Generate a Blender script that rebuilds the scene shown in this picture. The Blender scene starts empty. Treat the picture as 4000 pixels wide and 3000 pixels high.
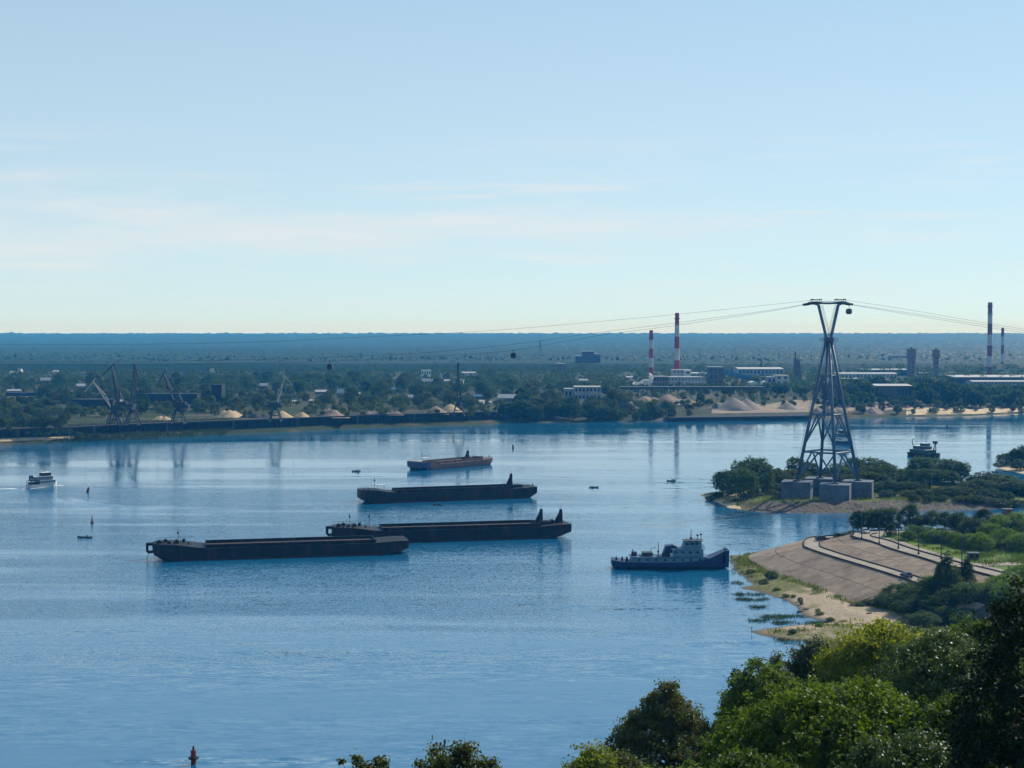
import bpy, math, random
import numpy as np
from mathutils import Vector, Matrix, noise

R = math.radians
sc = bpy.context.scene
# ------------------------------------------------------------------ camera
CAM_H, FPX, PITCH = 81.0, 6000.0, math.atan(210.0 / 6000.0)
cam_data = bpy.data.cameras.new('camera'); cam = bpy.data.objects.new('camera', cam_data)
sc.collection.objects.link(cam); sc.camera = cam
cam.location = (0, 0, CAM_H); cam.rotation_euler = (R(90) - PITCH, 0, 0)
cam_data.sensor_width = 36; cam_data.lens = 54; cam_data.clip_start = 0.5; cam_data.clip_end = 40000
# ------------------------------------------------------------------ sky, sun, exposure
SUN_AZ, SUN_EL = 43.0, 38.0          # degrees from +X towards +Y; elevation
world = bpy.data.worlds.new('World'); sc.world = world; world.use_nodes = True
wn, wl = world.node_tree.nodes, world.node_tree.links
wn.clear()
def WN(t, **k):
    n = wn.new(t)
    for a, b in k.items(): setattr(n, a, b)
    return n
wo = WN('ShaderNodeOutputWorld'); bg = WN('ShaderNodeBackground')
sky = WN('ShaderNodeTexSky', sky_type='NISHITA', sun_disc=False)
sky.sun_elevation = R(SUN_EL); sky.sun_rotation = R(90 - SUN_AZ)
sky.altitude = 300; sky.air_density = 0.75; sky.dust_density = 0.05; sky.ozone_density = 2.5
bg.inputs['Strength'].default_value = 0.13
tc = WN('ShaderNodeTexCoord'); sep = WN('ShaderNodeSeparateXYZ'); wl.new(tc.outputs['Generated'], sep.inputs[0])
az = WN('ShaderNodeMath', operation='ARCTAN2'); wl.new(sep.outputs[0], az.inputs[0]); wl.new(sep.outputs[1], az.inputs[1])
def streak(sx, sz, off, lo, hi, detail=5.0, rough=.6):
    a = WN('ShaderNodeMath', operation='MULTIPLY'); wl.new(az.outputs[0], a.inputs[0]); a.inputs[1].default_value = sx
    b = WN('ShaderNodeMath', operation='MULTIPLY'); wl.new(sep.outputs[2], b.inputs[0]); b.inputs[1].default_value = sz
    c = WN('ShaderNodeCombineXYZ'); wl.new(a.outputs[0], c.inputs[0]); wl.new(b.outputs[0], c.inputs[1]); c.inputs[2].default_value = off
    n = WN('ShaderNodeTexNoise'); n.inputs['Scale'].default_value = 1.0; n.inputs['Detail'].default_value = detail; n.inputs['Roughness'].default_value = rough
    wl.new(c.outputs[0], n.inputs['Vector'])
    m = WN('ShaderNodeMapRange', interpolation_type='SMOOTHSTEP'); wl.new(n.outputs['Fac'], m.inputs[0])
    m.inputs[1].default_value = lo; m.inputs[2].default_value = hi
    return m
s1 = streak(5.0, 70.0, 3.7, .50, .70); s2 = streak(2.6, 24.0, 5.3, .46, .72, 6, .62)
smax = WN('ShaderNodeMath', operation='MAXIMUM'); wl.new(s1.outputs[0], smax.inputs[0]); wl.new(s2.outputs[0], smax.inputs[1])
ramp = WN('ShaderNodeValToRGB'); wl.new(sep.outputs[2], ramp.inputs[0])     # streaks lie low over the horizon all round
e = ramp.color_ramp.elements
e[0].position = .008; e[0].color = (0, 0, 0, 1); e[1].position = .13; e[1].color = (0, 0, 0, 1)
for p, v in ((.03, .7), (.082, 1.0)):
    q = e.new(p); q.color = (v, v, v, 1)
cm = WN('ShaderNodeMath', operation='MULTIPLY'); wl.new(smax.outputs[0], cm.inputs[0]); wl.new(ramp.outputs[0], cm.inputs[1])
cm2 = WN('ShaderNodeMath', operation='MULTIPLY'); wl.new(cm.outputs[0], cm2.inputs[0]); cm2.inputs[1].default_value = .75
tint = WN('ShaderNodeMix', data_type='RGBA', blend_type='MULTIPLY'); tint.inputs[0].default_value = 1
gm = WN('ShaderNodeGamma'); gm.inputs[1].default_value = .55; wl.new(sky.outputs[0], gm.inputs[0])
wl.new(gm.outputs[0], tint.inputs[6]); tint.inputs[7].default_value = (1.12, 1.50, 1.61, 1)
veil = WN('ShaderNodeMapRange', interpolation_type='SMOOTHSTEP'); wl.new(sep.outputs[2], veil.inputs[0])   # air whitens towards the horizon
for i_, x_ in enumerate((.02, .46, .42, .03)): veil.inputs[i_ + 1].default_value = x_
vmix = WN('ShaderNodeMix', data_type='RGBA'); wl.new(veil.outputs[0], vmix.inputs[0]); wl.new(tint.outputs[2], vmix.inputs[6]); vmix.inputs[7].default_value = (3.8, 4.12, 4.2, 1)
cmix = WN('ShaderNodeMix', data_type='RGBA'); wl.new(cm2.outputs[0], cmix.inputs[0]); wl.new(vmix.outputs[2], cmix.inputs[6])
cmix.inputs[7].default_value = (4.35, 4.4, 4.42, 1)
wl.new(cmix.outputs[2], bg.inputs[0]); wl.new(bg.outputs[0], wo.inputs[0])

sun_d = bpy.data.lights.new('sun', 'SUN'); sun_o = bpy.data.objects.new('sun', sun_d); sc.collection.objects.link(sun_o)
sun_d.energy = 3.9; sun_d.angle = R(.53); sun_d.color = (1.0, .93, .82)
sdir = Vector((math.cos(R(SUN_EL)) * math.cos(R(SUN_AZ)), math.cos(R(SUN_EL)) * math.sin(R(SUN_AZ)), math.sin(R(SUN_EL))))
sun_o.rotation_euler = sdir.to_track_quat('Z', 'Y').to_euler()
sc.view_settings.view_transform = 'Standard'; sc.view_settings.look = 'None'
sc.view_settings.exposure = 0.55; sc.view_settings.gamma = 1.0; sc.view_settings.use_curve_mapping = False
sc.cycles.use_denoising = True
sc.cycles.max_bounces = 5; sc.cycles.diffuse_bounces = 2; sc.cycles.glossy_bounces = 3; sc.cycles.transmission_bounces = 3
sc.cycles.transparent_max_bounces = 6; sc.cycles.volume_bounces = 0; sc.cycles.caustics_reflective = False; sc.cycles.caustics_refractive = False

# ------------------------------------------------------------------ helpers
col = sc.collection
def ray(u, v):
    x = (u - 2000) / FPX; y = -(v - 1500) / FPX
    return x, math.cos(PITCH) + y * math.sin(PITCH), -math.sin(PITCH) + y * math.cos(PITCH)
def G(u, v, z=0.0):            # photograph pixel -> the place on the level z
    a, b, c = ray(u, v); t = (z - CAM_H) / c
    return Vector((a * t, b * t, z))
def D(u, v, Y):                # photograph pixel -> the place at distance Y
    a, b, c = ray(u, v); t = Y / b
    return Vector((a * t, Y, CAM_H + c * t))
def upx(p):                    # world -> photograph pixel
    f = p[1] * math.cos(PITCH) - (p[2] - CAM_H) * math.sin(PITCH); w = p[1] * math.sin(PITCH) + (p[2] - CAM_H) * math.cos(PITCH)
    return 2000 + FPX * p[0] / f, 1500 - FPX * w / f

def tag(o, label=None, cat=None, group=None, kind=None):
    if label: o['label'] = label
    if cat: o['category'] = cat
    if group: o['group'] = group
    if kind: o['kind'] = kind
    return o
def empty(name, loc=(0, 0, 0), rz=0.0, scale=None):
    o = bpy.data.objects.new(name, None); col.objects.link(o); o.location = loc; o.rotation_euler = (0, 0, rz)
    o.empty_display_size = .5
    if scale: o.scale = scale
    return o
def thing(name, label, cat, loc=(0, 0, 0), rz=0.0, group=None):
    return tag(empty(name, loc, rz), label, cat, group)
def add(name, me, m=None, parent=None, loc=(0, 0, 0), rz=0.0, scale=None):
    o = bpy.data.objects.new(name, me); col.objects.link(o); o.parent = parent; o.location = loc; o.rotation_euler = (0, 0, rz)
    if scale: o.scale = scale
    if m is not None and not me.materials: me.materials.append(m)
    return o

class MB:
    def __init__(s): s.v = []; s.f = []
    def quad(s, *p):
        n = len(s.v); s.v += [tuple(q) for q in p]; s.f.append(tuple(range(n, n + len(p))))
    def box(s, c, d, rz=0.0):
        cx, cy, cz = c; a, b, h = d[0] / 2, d[1] / 2, d[2] / 2; n = len(s.v); co, si = math.cos(rz), math.sin(rz)
        for x, y, z in ((-a, -b, -h), (a, -b, -h), (a, b, -h), (-a, b, -h), (-a, -b, h), (a, -b, h), (a, b, h), (-a, b, h)):
            s.v.append((cx + x * co - y * si, cy + x * si + y * co, cz + z))
        for q in ((0, 3, 2, 1), (4, 5, 6, 7), (0, 1, 5, 4), (1, 2, 6, 5), (2, 3, 7, 6), (3, 0, 4, 7)): s.f.append(tuple(n + i for i in q))
        return s
    def b2(s, x0, x1, y0, y1, z0, z1): return s.box(((x0 + x1) / 2, (y0 + y1) / 2, (z0 + z1) / 2), (x1 - x0, y1 - y0, z1 - z0))
    def tube(s, pts, r, n=6, cap=True):
        pts = [Vector(p) for p in pts]; rs = r if isinstance(r, (list, tuple)) else [r] * len(pts); rings = []
        for i, p in enumerate(pts):
            t = (pts[min(i + 1, len(pts) - 1)] - pts[max(i - 1, 0)]).normalized()
            u = t.cross(Vector((0, 0, 1)) if abs(t.z) < .95 else Vector((1, 0, 0))).normalized(); w = u.cross(t)
            k = len(s.v); rings.append(k)
            for j in range(n):
                a = 2 * math.pi * (j + .5) / n; q = p + (u * math.cos(a) + w * math.sin(a)) * rs[i]; s.v.append(tuple(q))
        for i in range(len(rings) - 1):
            for j in range(n): s.f.append((rings[i] + j, rings[i] + (j + 1) % n, rings[i + 1] + (j + 1) % n, rings[i + 1] + j))
        if cap:
            s.f.append(tuple(rings[0] + j for j in range(n))[::-1]); s.f.append(tuple(rings[-1] + j for j in range(n)))
        return s
    def lathe(s, prof, n=12, c=(0, 0, 0), cap=True):
        k = len(s.v)
        for r, z in prof:
            for j in range(n):
                a = 2 * math.pi * j / n; s.v.append((c[0] + r * math.cos(a), c[1] + r * math.sin(a), c[2] + z))
        for i in range(len(prof) - 1):
            for j in range(n): s.f.append((k + i * n + j, k + i * n + (j + 1) % n, k + (i + 1) * n + (j + 1) % n, k + (i + 1) * n + j))
        if cap:
            s.f.append(tuple(k + j for j in range(n))[::-1]); m = k + (len(prof) - 1) * n; s.f.append(tuple(m + j for j in range(n)))
        return s
    def prism(s, prof, y0, y1):       # profile of (x, z) pushed along y
        k = len(s.v); n = len(prof)
        for y in (y0, y1):
            for x, z in prof: s.v.append((x, y, z))
        s.f.append(tuple(k + i for i in range(n))); s.f.append(tuple(k + n + i for i in range(n))[::-1])
        for i in range(n): s.f.append((k + i, k + n + i, k + n + (i + 1) % n, k + (i + 1) % n))
        return s
    def loft(s, rings, closed=True, cap=True):
        k = len(s.v); n = len(rings[0])
        for r in rings: s.v += [tuple(p) for p in r]
        for i in range(len(rings) - 1):
            for j in range(n if closed else n - 1):
                s.f.append((k + i * n + j, k + i * n + (j + 1) % n, k + (i + 1) * n + (j + 1) % n, k + (i + 1) * n + j))
        if cap and closed:
            s.f.append(tuple(k + j for j in range(n))[::-1]); m = k + (len(rings) - 1) * n; s.f.append(tuple(m + j for j in range(n)))
        return s
    def mesh(s, name, smooth=False):
        me = bpy.data.meshes.new(name); me.from_pydata(s.v, [], s.f); me.update()
        if smooth: me.polygons.foreach_set('use_smooth', [True] * len(me.polygons))
        return me
    def build(s, name, m, parent=None, loc=(0, 0, 0), rz=0.0, smooth=False):
        return add(name, s.mesh(name, smooth), m, parent, loc, rz)

def nquads(name, V, smooth=False):       # V: (n, 4, 3)
    n = V.shape[0]; me = bpy.data.meshes.new(name)
    me.vertices.add(4 * n); me.loops.add(4 * n); me.polygons.add(n)
    me.vertices.foreach_set('co', V.astype(np.float32).ravel())
    me.loops.foreach_set('vertex_index', np.arange(4 * n, dtype=np.int32))
    me.polygons.foreach_set('loop_start', np.arange(0, 4 * n, 4, dtype=np.int32))
    me.update(); me.validate(); return me
def grid_mesh(name, X, Y, Z, keep=None, smooth=True):
    ny, nx = X.shape; me = bpy.data.meshes.new(name)
    V = np.stack([X, Y, Z], -1).reshape(-1, 3); idx = np.arange(ny * nx).reshape(ny, nx)
    F = np.stack([idx[:-1, :-1], idx[:-1, 1:], idx[1:, 1:], idx[1:, :-1]], -1).reshape(-1, 4)
    if keep is not None: F = F[keep[:-1, :-1].ravel() | keep[1:, 1:].ravel() | keep[1:, :-1].ravel() | keep[:-1, 1:].ravel()]
    me.vertices.add(len(V)); me.loops.add(F.size); me.polygons.add(len(F))
    me.vertices.foreach_set('co', V.astype(np.float32).ravel()); me.loops.foreach_set('vertex_index', F.astype(np.int32).ravel())
    me.polygons.foreach_set('loop_start', np.arange(0, F.size, 4, dtype=np.int32))
    me.polygons.foreach_set('use_smooth', np.full(len(F), smooth)); me.update(); me.validate(); return me

# ------------------------------------------------------------------ materials
class NT:
    def __init__(s, name):
        s.m = bpy.data.materials.new(name); s.m.use_nodes = True; s.t = s.m.node_tree; s.t.nodes.clear()
        s.out = s.n('ShaderNodeOutputMaterial')
    def n(s, t, **k):
        q = s.t.nodes.new(t)
        for a, b in k.items(): setattr(q, a, b)
        return q
    def l(s, a, b): s.t.links.new(a, b)
    def pos(s): return s.n('ShaderNodeNewGeometry').outputs['Position']
    def noise(s, vec, scale, detail=3, rough=.55, stretch=None):
        if stretch:
            mp = s.n('ShaderNodeVectorMath', operation='MULTIPLY'); s.l(vec, mp.inputs[0]); mp.inputs[1].default_value = stretch; vec = mp.outputs[0]
        q = s.n('ShaderNodeTexNoise'); q.inputs['Scale'].default_value = scale; q.inputs['Detail'].default_value = detail
        q.inputs['Roughness'].default_value = rough; s.l(vec, q.inputs['Vector']); return q
    def rng(s, val, a, b, c=0.0, d=1.0, smooth=True):
        q = s.n('ShaderNodeMapRange', interpolation_type='SMOOTHSTEP' if smooth else 'LINEAR'); s.l(val, q.inputs[0])
        for i, x in enumerate((a, b, c, d)): q.inputs[i + 1].default_value = x
        return q.outputs[0]
    def mix(s, fac, a, b, blend='MIX'):
        q = s.n('ShaderNodeMix', data_type='RGBA', blend_type=blend)
        for k, x in ((0, fac), (6, a), (7, b)):
            if hasattr(x, 'is_linked'): s.l(x, q.inputs[k])
            elif k == 0: q.inputs[0].default_value = x
            else: q.inputs[k].default_value = (*x, 1)
        return q.outputs[2]
    def math(s, op, a, b=0.0):
        q = s.n('ShaderNodeMath', operation=op)
        for k, x in enumerate((a, b)):
            if hasattr(x, 'is_linked'): s.l(x, q.inputs[k])
            else: q.inputs[k].default_value = x
        return q.outputs[0]
    def bsdf(s, c, rough=.7, spec=.3, metal=0.0, normal=None):
        q = s.n('ShaderNodeBsdfPrincipled')
        if hasattr(c, 'is_linked'): s.l(c, q.inputs['Base Color'])
        else: q.inputs['Base Color'].default_value = (*c, 1)
        if hasattr(rough, 'is_linked'): s.l(rough, q.inputs['Roughness'])
        else: q.inputs['Roughness'].default_value = rough
        q.inputs['Specular IOR Level'].default_value = spec; q.inputs['Metallic'].default_value = metal
        if normal is not None: s.l(normal, q.inputs['Normal'])
        return q
    def bump(s, h, strength=.4, dist=.1):
        q = s.n('ShaderNodeBump'); q.inputs['Strength'].default_value = strength; q.inputs['Distance'].default_value = dist
        s.l(h, q.inputs['Height']); return q.outputs[0]
def sc3(c, k): return tuple(min(1, x * k) for x in c)
def mat(name, c, rough=.75, var=.25, scale=.5, spec=.25, metal=0.0, c2=None, amount=(.45, .7), objvar=0.0, stretch=None):
    t = NT(name); p = t.pos(); n = t.noise(p, scale, 5, .6, stretch)
    base = t.mix(t.rng(n.outputs['Fac'], .3, .7), sc3(c, 1 - var), sc3(c, 1 + var))
    if c2:
        n2 = t.noise(p, scale * .37, 6, .65, stretch); base = t.mix(t.rng(n2.outputs['Fac'], *amount), base, c2)
    if objvar:
        oi = t.n('ShaderNodeObjectInfo'); k = t.rng(oi.outputs['Random'], 0, 1, 1 - objvar, 1 + objvar, False)
        h = t.n('ShaderNodeHueSaturation'); t.l(base, h.inputs['Color']); t.l(k, h.inputs['Value']); base = h.outputs[0]
    b = t.bsdf(base, rough, spec, metal, t.bump(n.outputs['Fac'], .25, .08)); t.l(b.outputs[0], t.out.inputs[0]); return t.m
def leafmat(name, a, b, trans=.35, rough=.65, spec=.08, nscale=.25, yellow=(1.5, 1.45, .6)):
    t = NT(name); oi = t.n('ShaderNodeObjectInfo'); n = t.noise(t.pos(), nscale, 4, .6)
    g = t.n('ShaderNodeNewGeometry')
    f = t.math('ADD', t.math('MULTIPLY', oi.outputs['Random'], .5), t.math('MULTIPLY', t.rng(n.outputs['Fac'], .3, .7), .35))
    f = t.math('ADD', f, t.math('MULTIPLY', g.outputs['Random Per Island'], .3))
    c = t.mix(t.rng(f, .1, .95, smooth=False), a, b); p = t.bsdf(c, rough, spec)
    tr = t.n('ShaderNodeBsdfTranslucent'); t.l(t.mix(1.0, c, yellow, 'MULTIPLY'), tr.inputs[0])
    ms = t.n('ShaderNodeMixShader'); ms.inputs[0].default_value = trans
    t.l(p.outputs[0], ms.inputs[1]); t.l(tr.outputs[0], ms.inputs[2]); t.l(ms.outputs[0], t.out.inputs[0]); return t.m

M = {}
M['leaf_far'] = leafmat('leaf_far', (.013, .036, .010), (.056, .094, .022), .36)
M['leaf_olive'] = leafmat('leaf_olive', (.026, .046, .012), (.085, .108, .028), .34)
M['leaf_willow'] = leafmat('leaf_willow', (.020, .048, .015), (.075, .125, .036), .36)
M['leaf_bright'] = leafmat('leaf_bright', (.05, .115, .012), (.14, .22, .028), .42)
M['leaf_near'] = leafmat('leaf_near', (.016, .042, .006), (.12, .185, .016), .45, .5, .14, .5)
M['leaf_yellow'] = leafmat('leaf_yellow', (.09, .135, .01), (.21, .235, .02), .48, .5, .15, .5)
M['leaf_gloss'] = leafmat('leaf_gloss', (.024, .055, .018), (.075, .115, .028), .3, .42, .2, .5)
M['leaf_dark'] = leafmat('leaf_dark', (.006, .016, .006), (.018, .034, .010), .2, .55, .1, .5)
M['leaf_brown'] = leafmat('leaf_brown', (.03, .055, .018), (.10, .11, .032), .36, .5, .2, .5)
M['bark'] = mat('bark', (.07, .055, .042), .9, .3, 2.0)
M['grass'] = leafmat('grass', (.05, .09, .012), (.14, .17, .03), .3)
M['reed'] = leafmat('reed', (.03, .05, .015), (.07, .09, .03), .25)
M['sand'] = mat('sand', (.46, .36, .22), .9, .14, .35, c2=(.33, .26, .16))
M['sand_gold'] = mat('sand_gold', (.40, .30, .18), .9, .12, .2)
M['gravel'] = mat('gravel', (.20, .175, .155), .95, .2, .3, c2=(.26, .22, .185))
M['gravel_brown'] = mat('gravel_brown', (.21, .16, .125), .95, .22, .2, c2=(.30, .24, .17))
M['concrete'] = mat('concrete', (.10, .125, .16), .85, .18, .35, c2=(.06, .075, .10))
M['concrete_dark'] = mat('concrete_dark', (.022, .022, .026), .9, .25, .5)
M['slab'] = mat('slab', (.25, .19, .14), .9, .18, .3, c2=(.17, .125, .09), objvar=.10, stretch=(1, 1, 1))
M['joint'] = mat('joint', (.055, .05, .035), .95, .3, .5)
M['asphalt'] = mat('asphalt', (.265, .23, .185), .92, .12, .3, c2=(.20, .175, .145))
M['steel'] = mat('steel', (.062, .112, .18), .55, .15, .6, spec=.4)
M['steel_dark'] = mat('steel_dark', (.03, .04, .055), .6, .2, .6, spec=.4)
M['crane'] = mat('crane', (.018, .024, .035), .6, .25, .3, spec=.3)
M['crane_pale'] = mat('crane_pale', (.55, .42, .36), .6, .2, .3)
M['hull'] = mat('hull', (.007, .007, .009), .6, .4, .5, spec=.25, c2=(.045, .022, .016), amount=(.5, .68), stretch=(1, 1, .22))
M['hull_brown'] = mat('hull_brown', (.17, .11, .085), .7, .2, .35, c2=(.10, .07, .06))
M['hold'] = mat('hold', (.05, .036, .032), .85, .3, .4)
M['rust'] = mat('rust', (.16, .075, .05), .85, .3, .5)
M['rust_dark'] = mat('rust_dark', (.05, .02, .016), .8, .3, .6)
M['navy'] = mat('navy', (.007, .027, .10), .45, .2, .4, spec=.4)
M['black'] = mat('black', (.012, .012, .015), .6, .3, .6)
M['white'] = mat('white', (.72, .74, .75), .5, .06, .5)
M['offwhite'] = mat('offwhite', (.50, .52, .52), .65, .12, .4)
M['paleblue'] = mat('paleblue', (.135, .235, .32), .55, .12, .5)
M['green_hull'] = mat('green_hull', (.02, .10, .08), .5, .2, .5)
M['red'] = mat('red', (.27, .035, .045), .7, .2, .12)
M['white_band'] = mat('white_band', (.42, .42, .43), .75, .1, .12)
M['red_dull'] = mat('red_dull', (.19, .045, .055), .8, .2, .12); M['white_dull'] = mat('white_dull', (.40, .41, .43), .8, .12, .12)
M['brick'] = mat('brick', (.17, .12, .11), .9, .2, .25)
M['block_dark'] = mat('block_dark', (.10, .095, .10), .9, .2, .2)
M['wall_pale'] = mat('wall_pale', (.46, .44, .42), .85, .12, .15)
M['wall_grey'] = mat('wall_grey', (.26, .27, .29), .85, .15, .15)
M['wall_wood'] = mat('wall_wood', (.12, .09, .07), .9, .2, .5)
M['roof_white'] = mat('roof_white', (.40, .39, .38), .55, .06, .2)
M['roof_grey'] = mat('roof_grey', (.33, .34, .36), .6, .15, .3)
M['roof_dark'] = mat('roof_dark', (.055, .06, .075), .7, .2, .3)
M['window_dim'] = mat('window_dim', (.13, .14, .155), .5, .2, .3)
M['warehouse'] = mat('warehouse', (.018, .022, .03), .8, .2, .2)
M['roof_red'] = mat('roof_red', (.34, .14, .09), .8, .15, .3)
M['conveyor_blue'] = mat('conveyor_blue', (.05, .14, .26), .6, .15, .3)
t = NT('glass'); b = t.bsdf((.02, .03, .045), .12, .5); t.l(b.outputs[0], t.out.inputs[0]); M['glass'] = t.m
t = NT('lamp_glass'); b = t.bsdf((.7, .7, .66), .3, .5); t.l(b.outputs[0], t.out.inputs[0]); M['lamp_glass'] = t.m
for nm, c in (('car_silver', (.42, .43, .44)), ('car_dark', (.015, .02, .03)), ('car_blue', (.012, .025, .07)), ('car_van', (.03, .05, .07)), ('cloth_dark', (.02, .022, .03)),
              ('cloth_red', (.3, .05, .04)), ('cloth_grey', (.16, .16, .17)), ('skin', (.45, .27, .19)), ('buoy_red', (.18, .035, .03)), ('tyre', (.015, .015, .015)), ('boat_grey', (.09, .10, .10))):
    M[nm] = mat(nm, c, .4 if nm.startswith('car') else .7, .06, 1.0, .5)
t = NT('foam'); nn = t.noise(t.pos(), .9, 4); b = t.bsdf(t.mix(t.rng(nn.outputs['Fac'], .35, .6), (.5, .56, .6), (.85, .86, .86)), .8, .2); t.l(b.outputs[0], t.out.inputs[0]); M['foam'] = t.m

# river: dark clear water; ripples tilt the surface, wind streaks change how ruffled it is
t = NT('water'); p = t.pos()
w1 = t.noise(p, 1.0, 2, .55, (.13, .50, 1)); w2 = t.noise(p, 1.0, 2, .5, (.5, 1.6, 1)); w3 = t.noise(p, 1.0, 2, .5, (.05, .13, 1))
def cen(q, k):
    a = t.n('ShaderNodeVectorMath', operation='SUBTRACT'); t.l(q.outputs['Color'], a.inputs[0]); a.inputs[1].default_value = (.5, .5, .5)
    m_ = t.n('ShaderNodeVectorMath', operation='MULTIPLY'); t.l(a.outputs[0], m_.inputs[0]); m_.inputs[1].default_value = (k * .55, k, 0); return m_.outputs[0]
def vadd(a, b):
    q = t.n('ShaderNodeVectorMath', operation='ADD'); t.l(a, q.inputs[0]); t.l(b, q.inputs[1]); return q.outputs[0]
slope = vadd(vadd(cen(w1, .20), cen(w2, .20)), cen(w3, .05))
band = t.noise(p, 1.0, 5, .55, (.0028, .021, 1)); band2 = t.noise(p, 1.0, 4, .6, (.008, .06, 1))
bf = t.math('ADD', t.math('MULTIPLY', band.outputs['Fac'], .7), t.math('MULTIPLY', band2.outputs['Fac'], .3))
seam = t.noise(p, 1.0, 4, .6, (.0065, .055, 1))
wsep = t.n('ShaderNodeSeparateXYZ'); t.l(p, wsep.inputs[0])
gust = t.math('MULTIPLY', t.math('MULTIPLY', t.rng(wsep.outputs[1], 330, 430, 0, 1), t.rng(wsep.outputs[1], 640, 900, 1, .25)), t.rng(wsep.outputs[0], -40, 70, 1, .3))   # the breeze ruffles mid-river most
gust = t.math('MULTIPLY', gust, t.rng(bf, .38, .54, .25, 1.0))
amp = t.math('ADD', t.math('ADD', t.rng(bf, .43, .56, .14, .8), t.rng(seam.outputs['Fac'], .60, .68, 0, 2.4)), t.math('MULTIPLY', gust, .6))
amp = t.math('MULTIPLY', amp, t.rng(wsep.outputs[1], 620, 1000, 1, .42))
sv = t.n('ShaderNodeVectorMath', operation='SCALE'); t.l(slope, sv.inputs[0]); t.l(amp, sv.inputs['Scale'])
w4 = t.noise(p, 1.0, 2, .5, (1.5, 4.2, 1)); fine = t.n('ShaderNodeVectorMath', operation='SCALE'); t.l(cen(w4, 1.15), fine.inputs[0]); t.l(gust, fine.inputs['Scale'])
up = t.n('ShaderNodeCombineXYZ'); up.inputs[2].default_value = 1
nv = t.n('ShaderNodeVectorMath', operation='NORMALIZE'); t.l(vadd(vadd(sv.outputs[0], fine.outputs[0]), up.outputs[0]), nv.inputs[0])
b = t.bsdf((.006, .100, .21), t.rng(bf, .4, .6, .04, .10), .5, 0, nv.outputs[0]); b.inputs['IOR'].default_value = 2.8
t.l(b.outputs[0], t.out.inputs[0]); M['water'] = t.m

# ground sheets
def groundmat(name, cols, scales):
    t = NT(name); p = t.pos(); n1 = t.noise(p, scales[0], 5, .6); n2 = t.noise(p, scales[1], 5, .6); n3 = t.noise(p, scales[2], 3)
    c = t.mix(t.rng(n1.outputs['Fac'], .42, .58), cols[0], cols[1]); c = t.mix(t.rng(n2.outputs['Fac'], .5, .66), c, cols[2])
    c = t.mix(t.math('MULTIPLY', n3.outputs['Fac'], .35), c, sc3(cols[0], .5))
    b = t.bsdf(c, .95, .1, 0, t.bump(n3.outputs['Fac'], .4, .3)); t.l(b.outputs[0], t.out.inputs[0]); return t.m
M['far_ground'] = groundmat('far_ground', ((.030, .045, .016), (.05, .06, .025), (.11, .09, .06)), (.012, .03, .4))
M['island_ground'] = groundmat('island_ground', ((.07, .11, .03), (.11, .14, .04), (.17, .15, .08)), (.06, .13, 1.2))
M['plateau'] = groundmat('plateau', ((.075, .14, .02), (.11, .17, .025), (.16, .16, .07)), (.06, .11, 1.5))
M['hill_ground'] = groundmat('hill_ground', ((.03, .045, .015), (.05, .06, .02), (.09, .075, .045)), (.05, .1, 1.0))
M['revet'] = mat('revet', (.085, .068, .062), .95, .25, .6, c2=(.12, .10, .085))
# beach: sand, with grass and wet mud where they grow
t = NT('beach'); p = t.pos(); sp = t.n('ShaderNodeSeparateXYZ'); t.l(p, sp.inputs[0])
n1 = t.noise(p, .12, 5, .65); n2 = t.noise(p, .9, 4)
gy = t.rng(sp.outputs[1], 452, 486, 0, .46); gf = t.rng(t.math('ADD', t.math('ADD', n1.outputs['Fac'], gy), t.math('ADD', t.rng(sp.outputs[1], 424, 406, 0, .16), t.math('MULTIPLY', n2.outputs['Fac'], .3))), .72, .92)
c = t.mix(t.rng(n2.outputs['Fac'], .3, .7), (.26, .205, .145), (.38, .305, .215)); c = t.mix(gf, c, t.mix(t.rng(n2.outputs['Fac'], .35, .65), (.075, .085, .025), (.16, .155, .05)))
c = t.mix(t.rng(sp.outputs[2], .02, .5), (.10, .085, .06), c)
b = t.bsdf(c, .95, .15, 0, t.bump(n2.outputs['Fac'], .4, .15)); t.l(b.outputs[0], t.out.inputs[0]); M['beach'] = t.m

# ================================================================== the setting
def struct(o): o['kind'] = 'structure'; return o
LZ = 10.0                                   # level of the far bank
def interp(pts, x):
    return float(np.interp(x, [p[0] for p in pts], [p[1] for p in pts]))
def poly_sd(P, X, Y):                       # signed distance to a polygon, positive inside
    P = np.array(P)[:, :2]; d = np.full(X.shape, 1e9); ins = np.zeros(X.shape, bool); n = len(P)
    for i in range(n):
        a, b = P[i], P[(i + 1) % n]; e = b - a; L = max((e ** 2).sum(), 1e-9)
        t_ = np.clip(((X - a[0]) * e[0] + (Y - a[1]) * e[1]) / L, 0, 1)
        d = np.minimum(d, np.hypot(X - a[0] - t_ * e[0], Y - a[1] - t_ * e[1]))
        c = ((a[1] > Y) != (b[1] > Y)); q = np.where(c, (b[0] - a[0]) * (Y - a[1]) / np.where(b[1] == a[1], 1e-9, b[1] - a[1]) + a[0], -1e18); ins ^= c & (X < q)
    return np.where(ins, d, -d)
def fbm(X, Y, s, seed=0):
    out = np.zeros(X.shape); r = np.random.default_rng(seed)
    for o in range(4):
        k = s * 2 ** o
        for j in range(3):
            a = r.uniform(0, 6.28); ph = r.uniform(0, 6.28); out += np.sin((X * math.cos(a) + Y * math.sin(a)) * k + ph) * .5 ** o
    return out / 4

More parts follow.
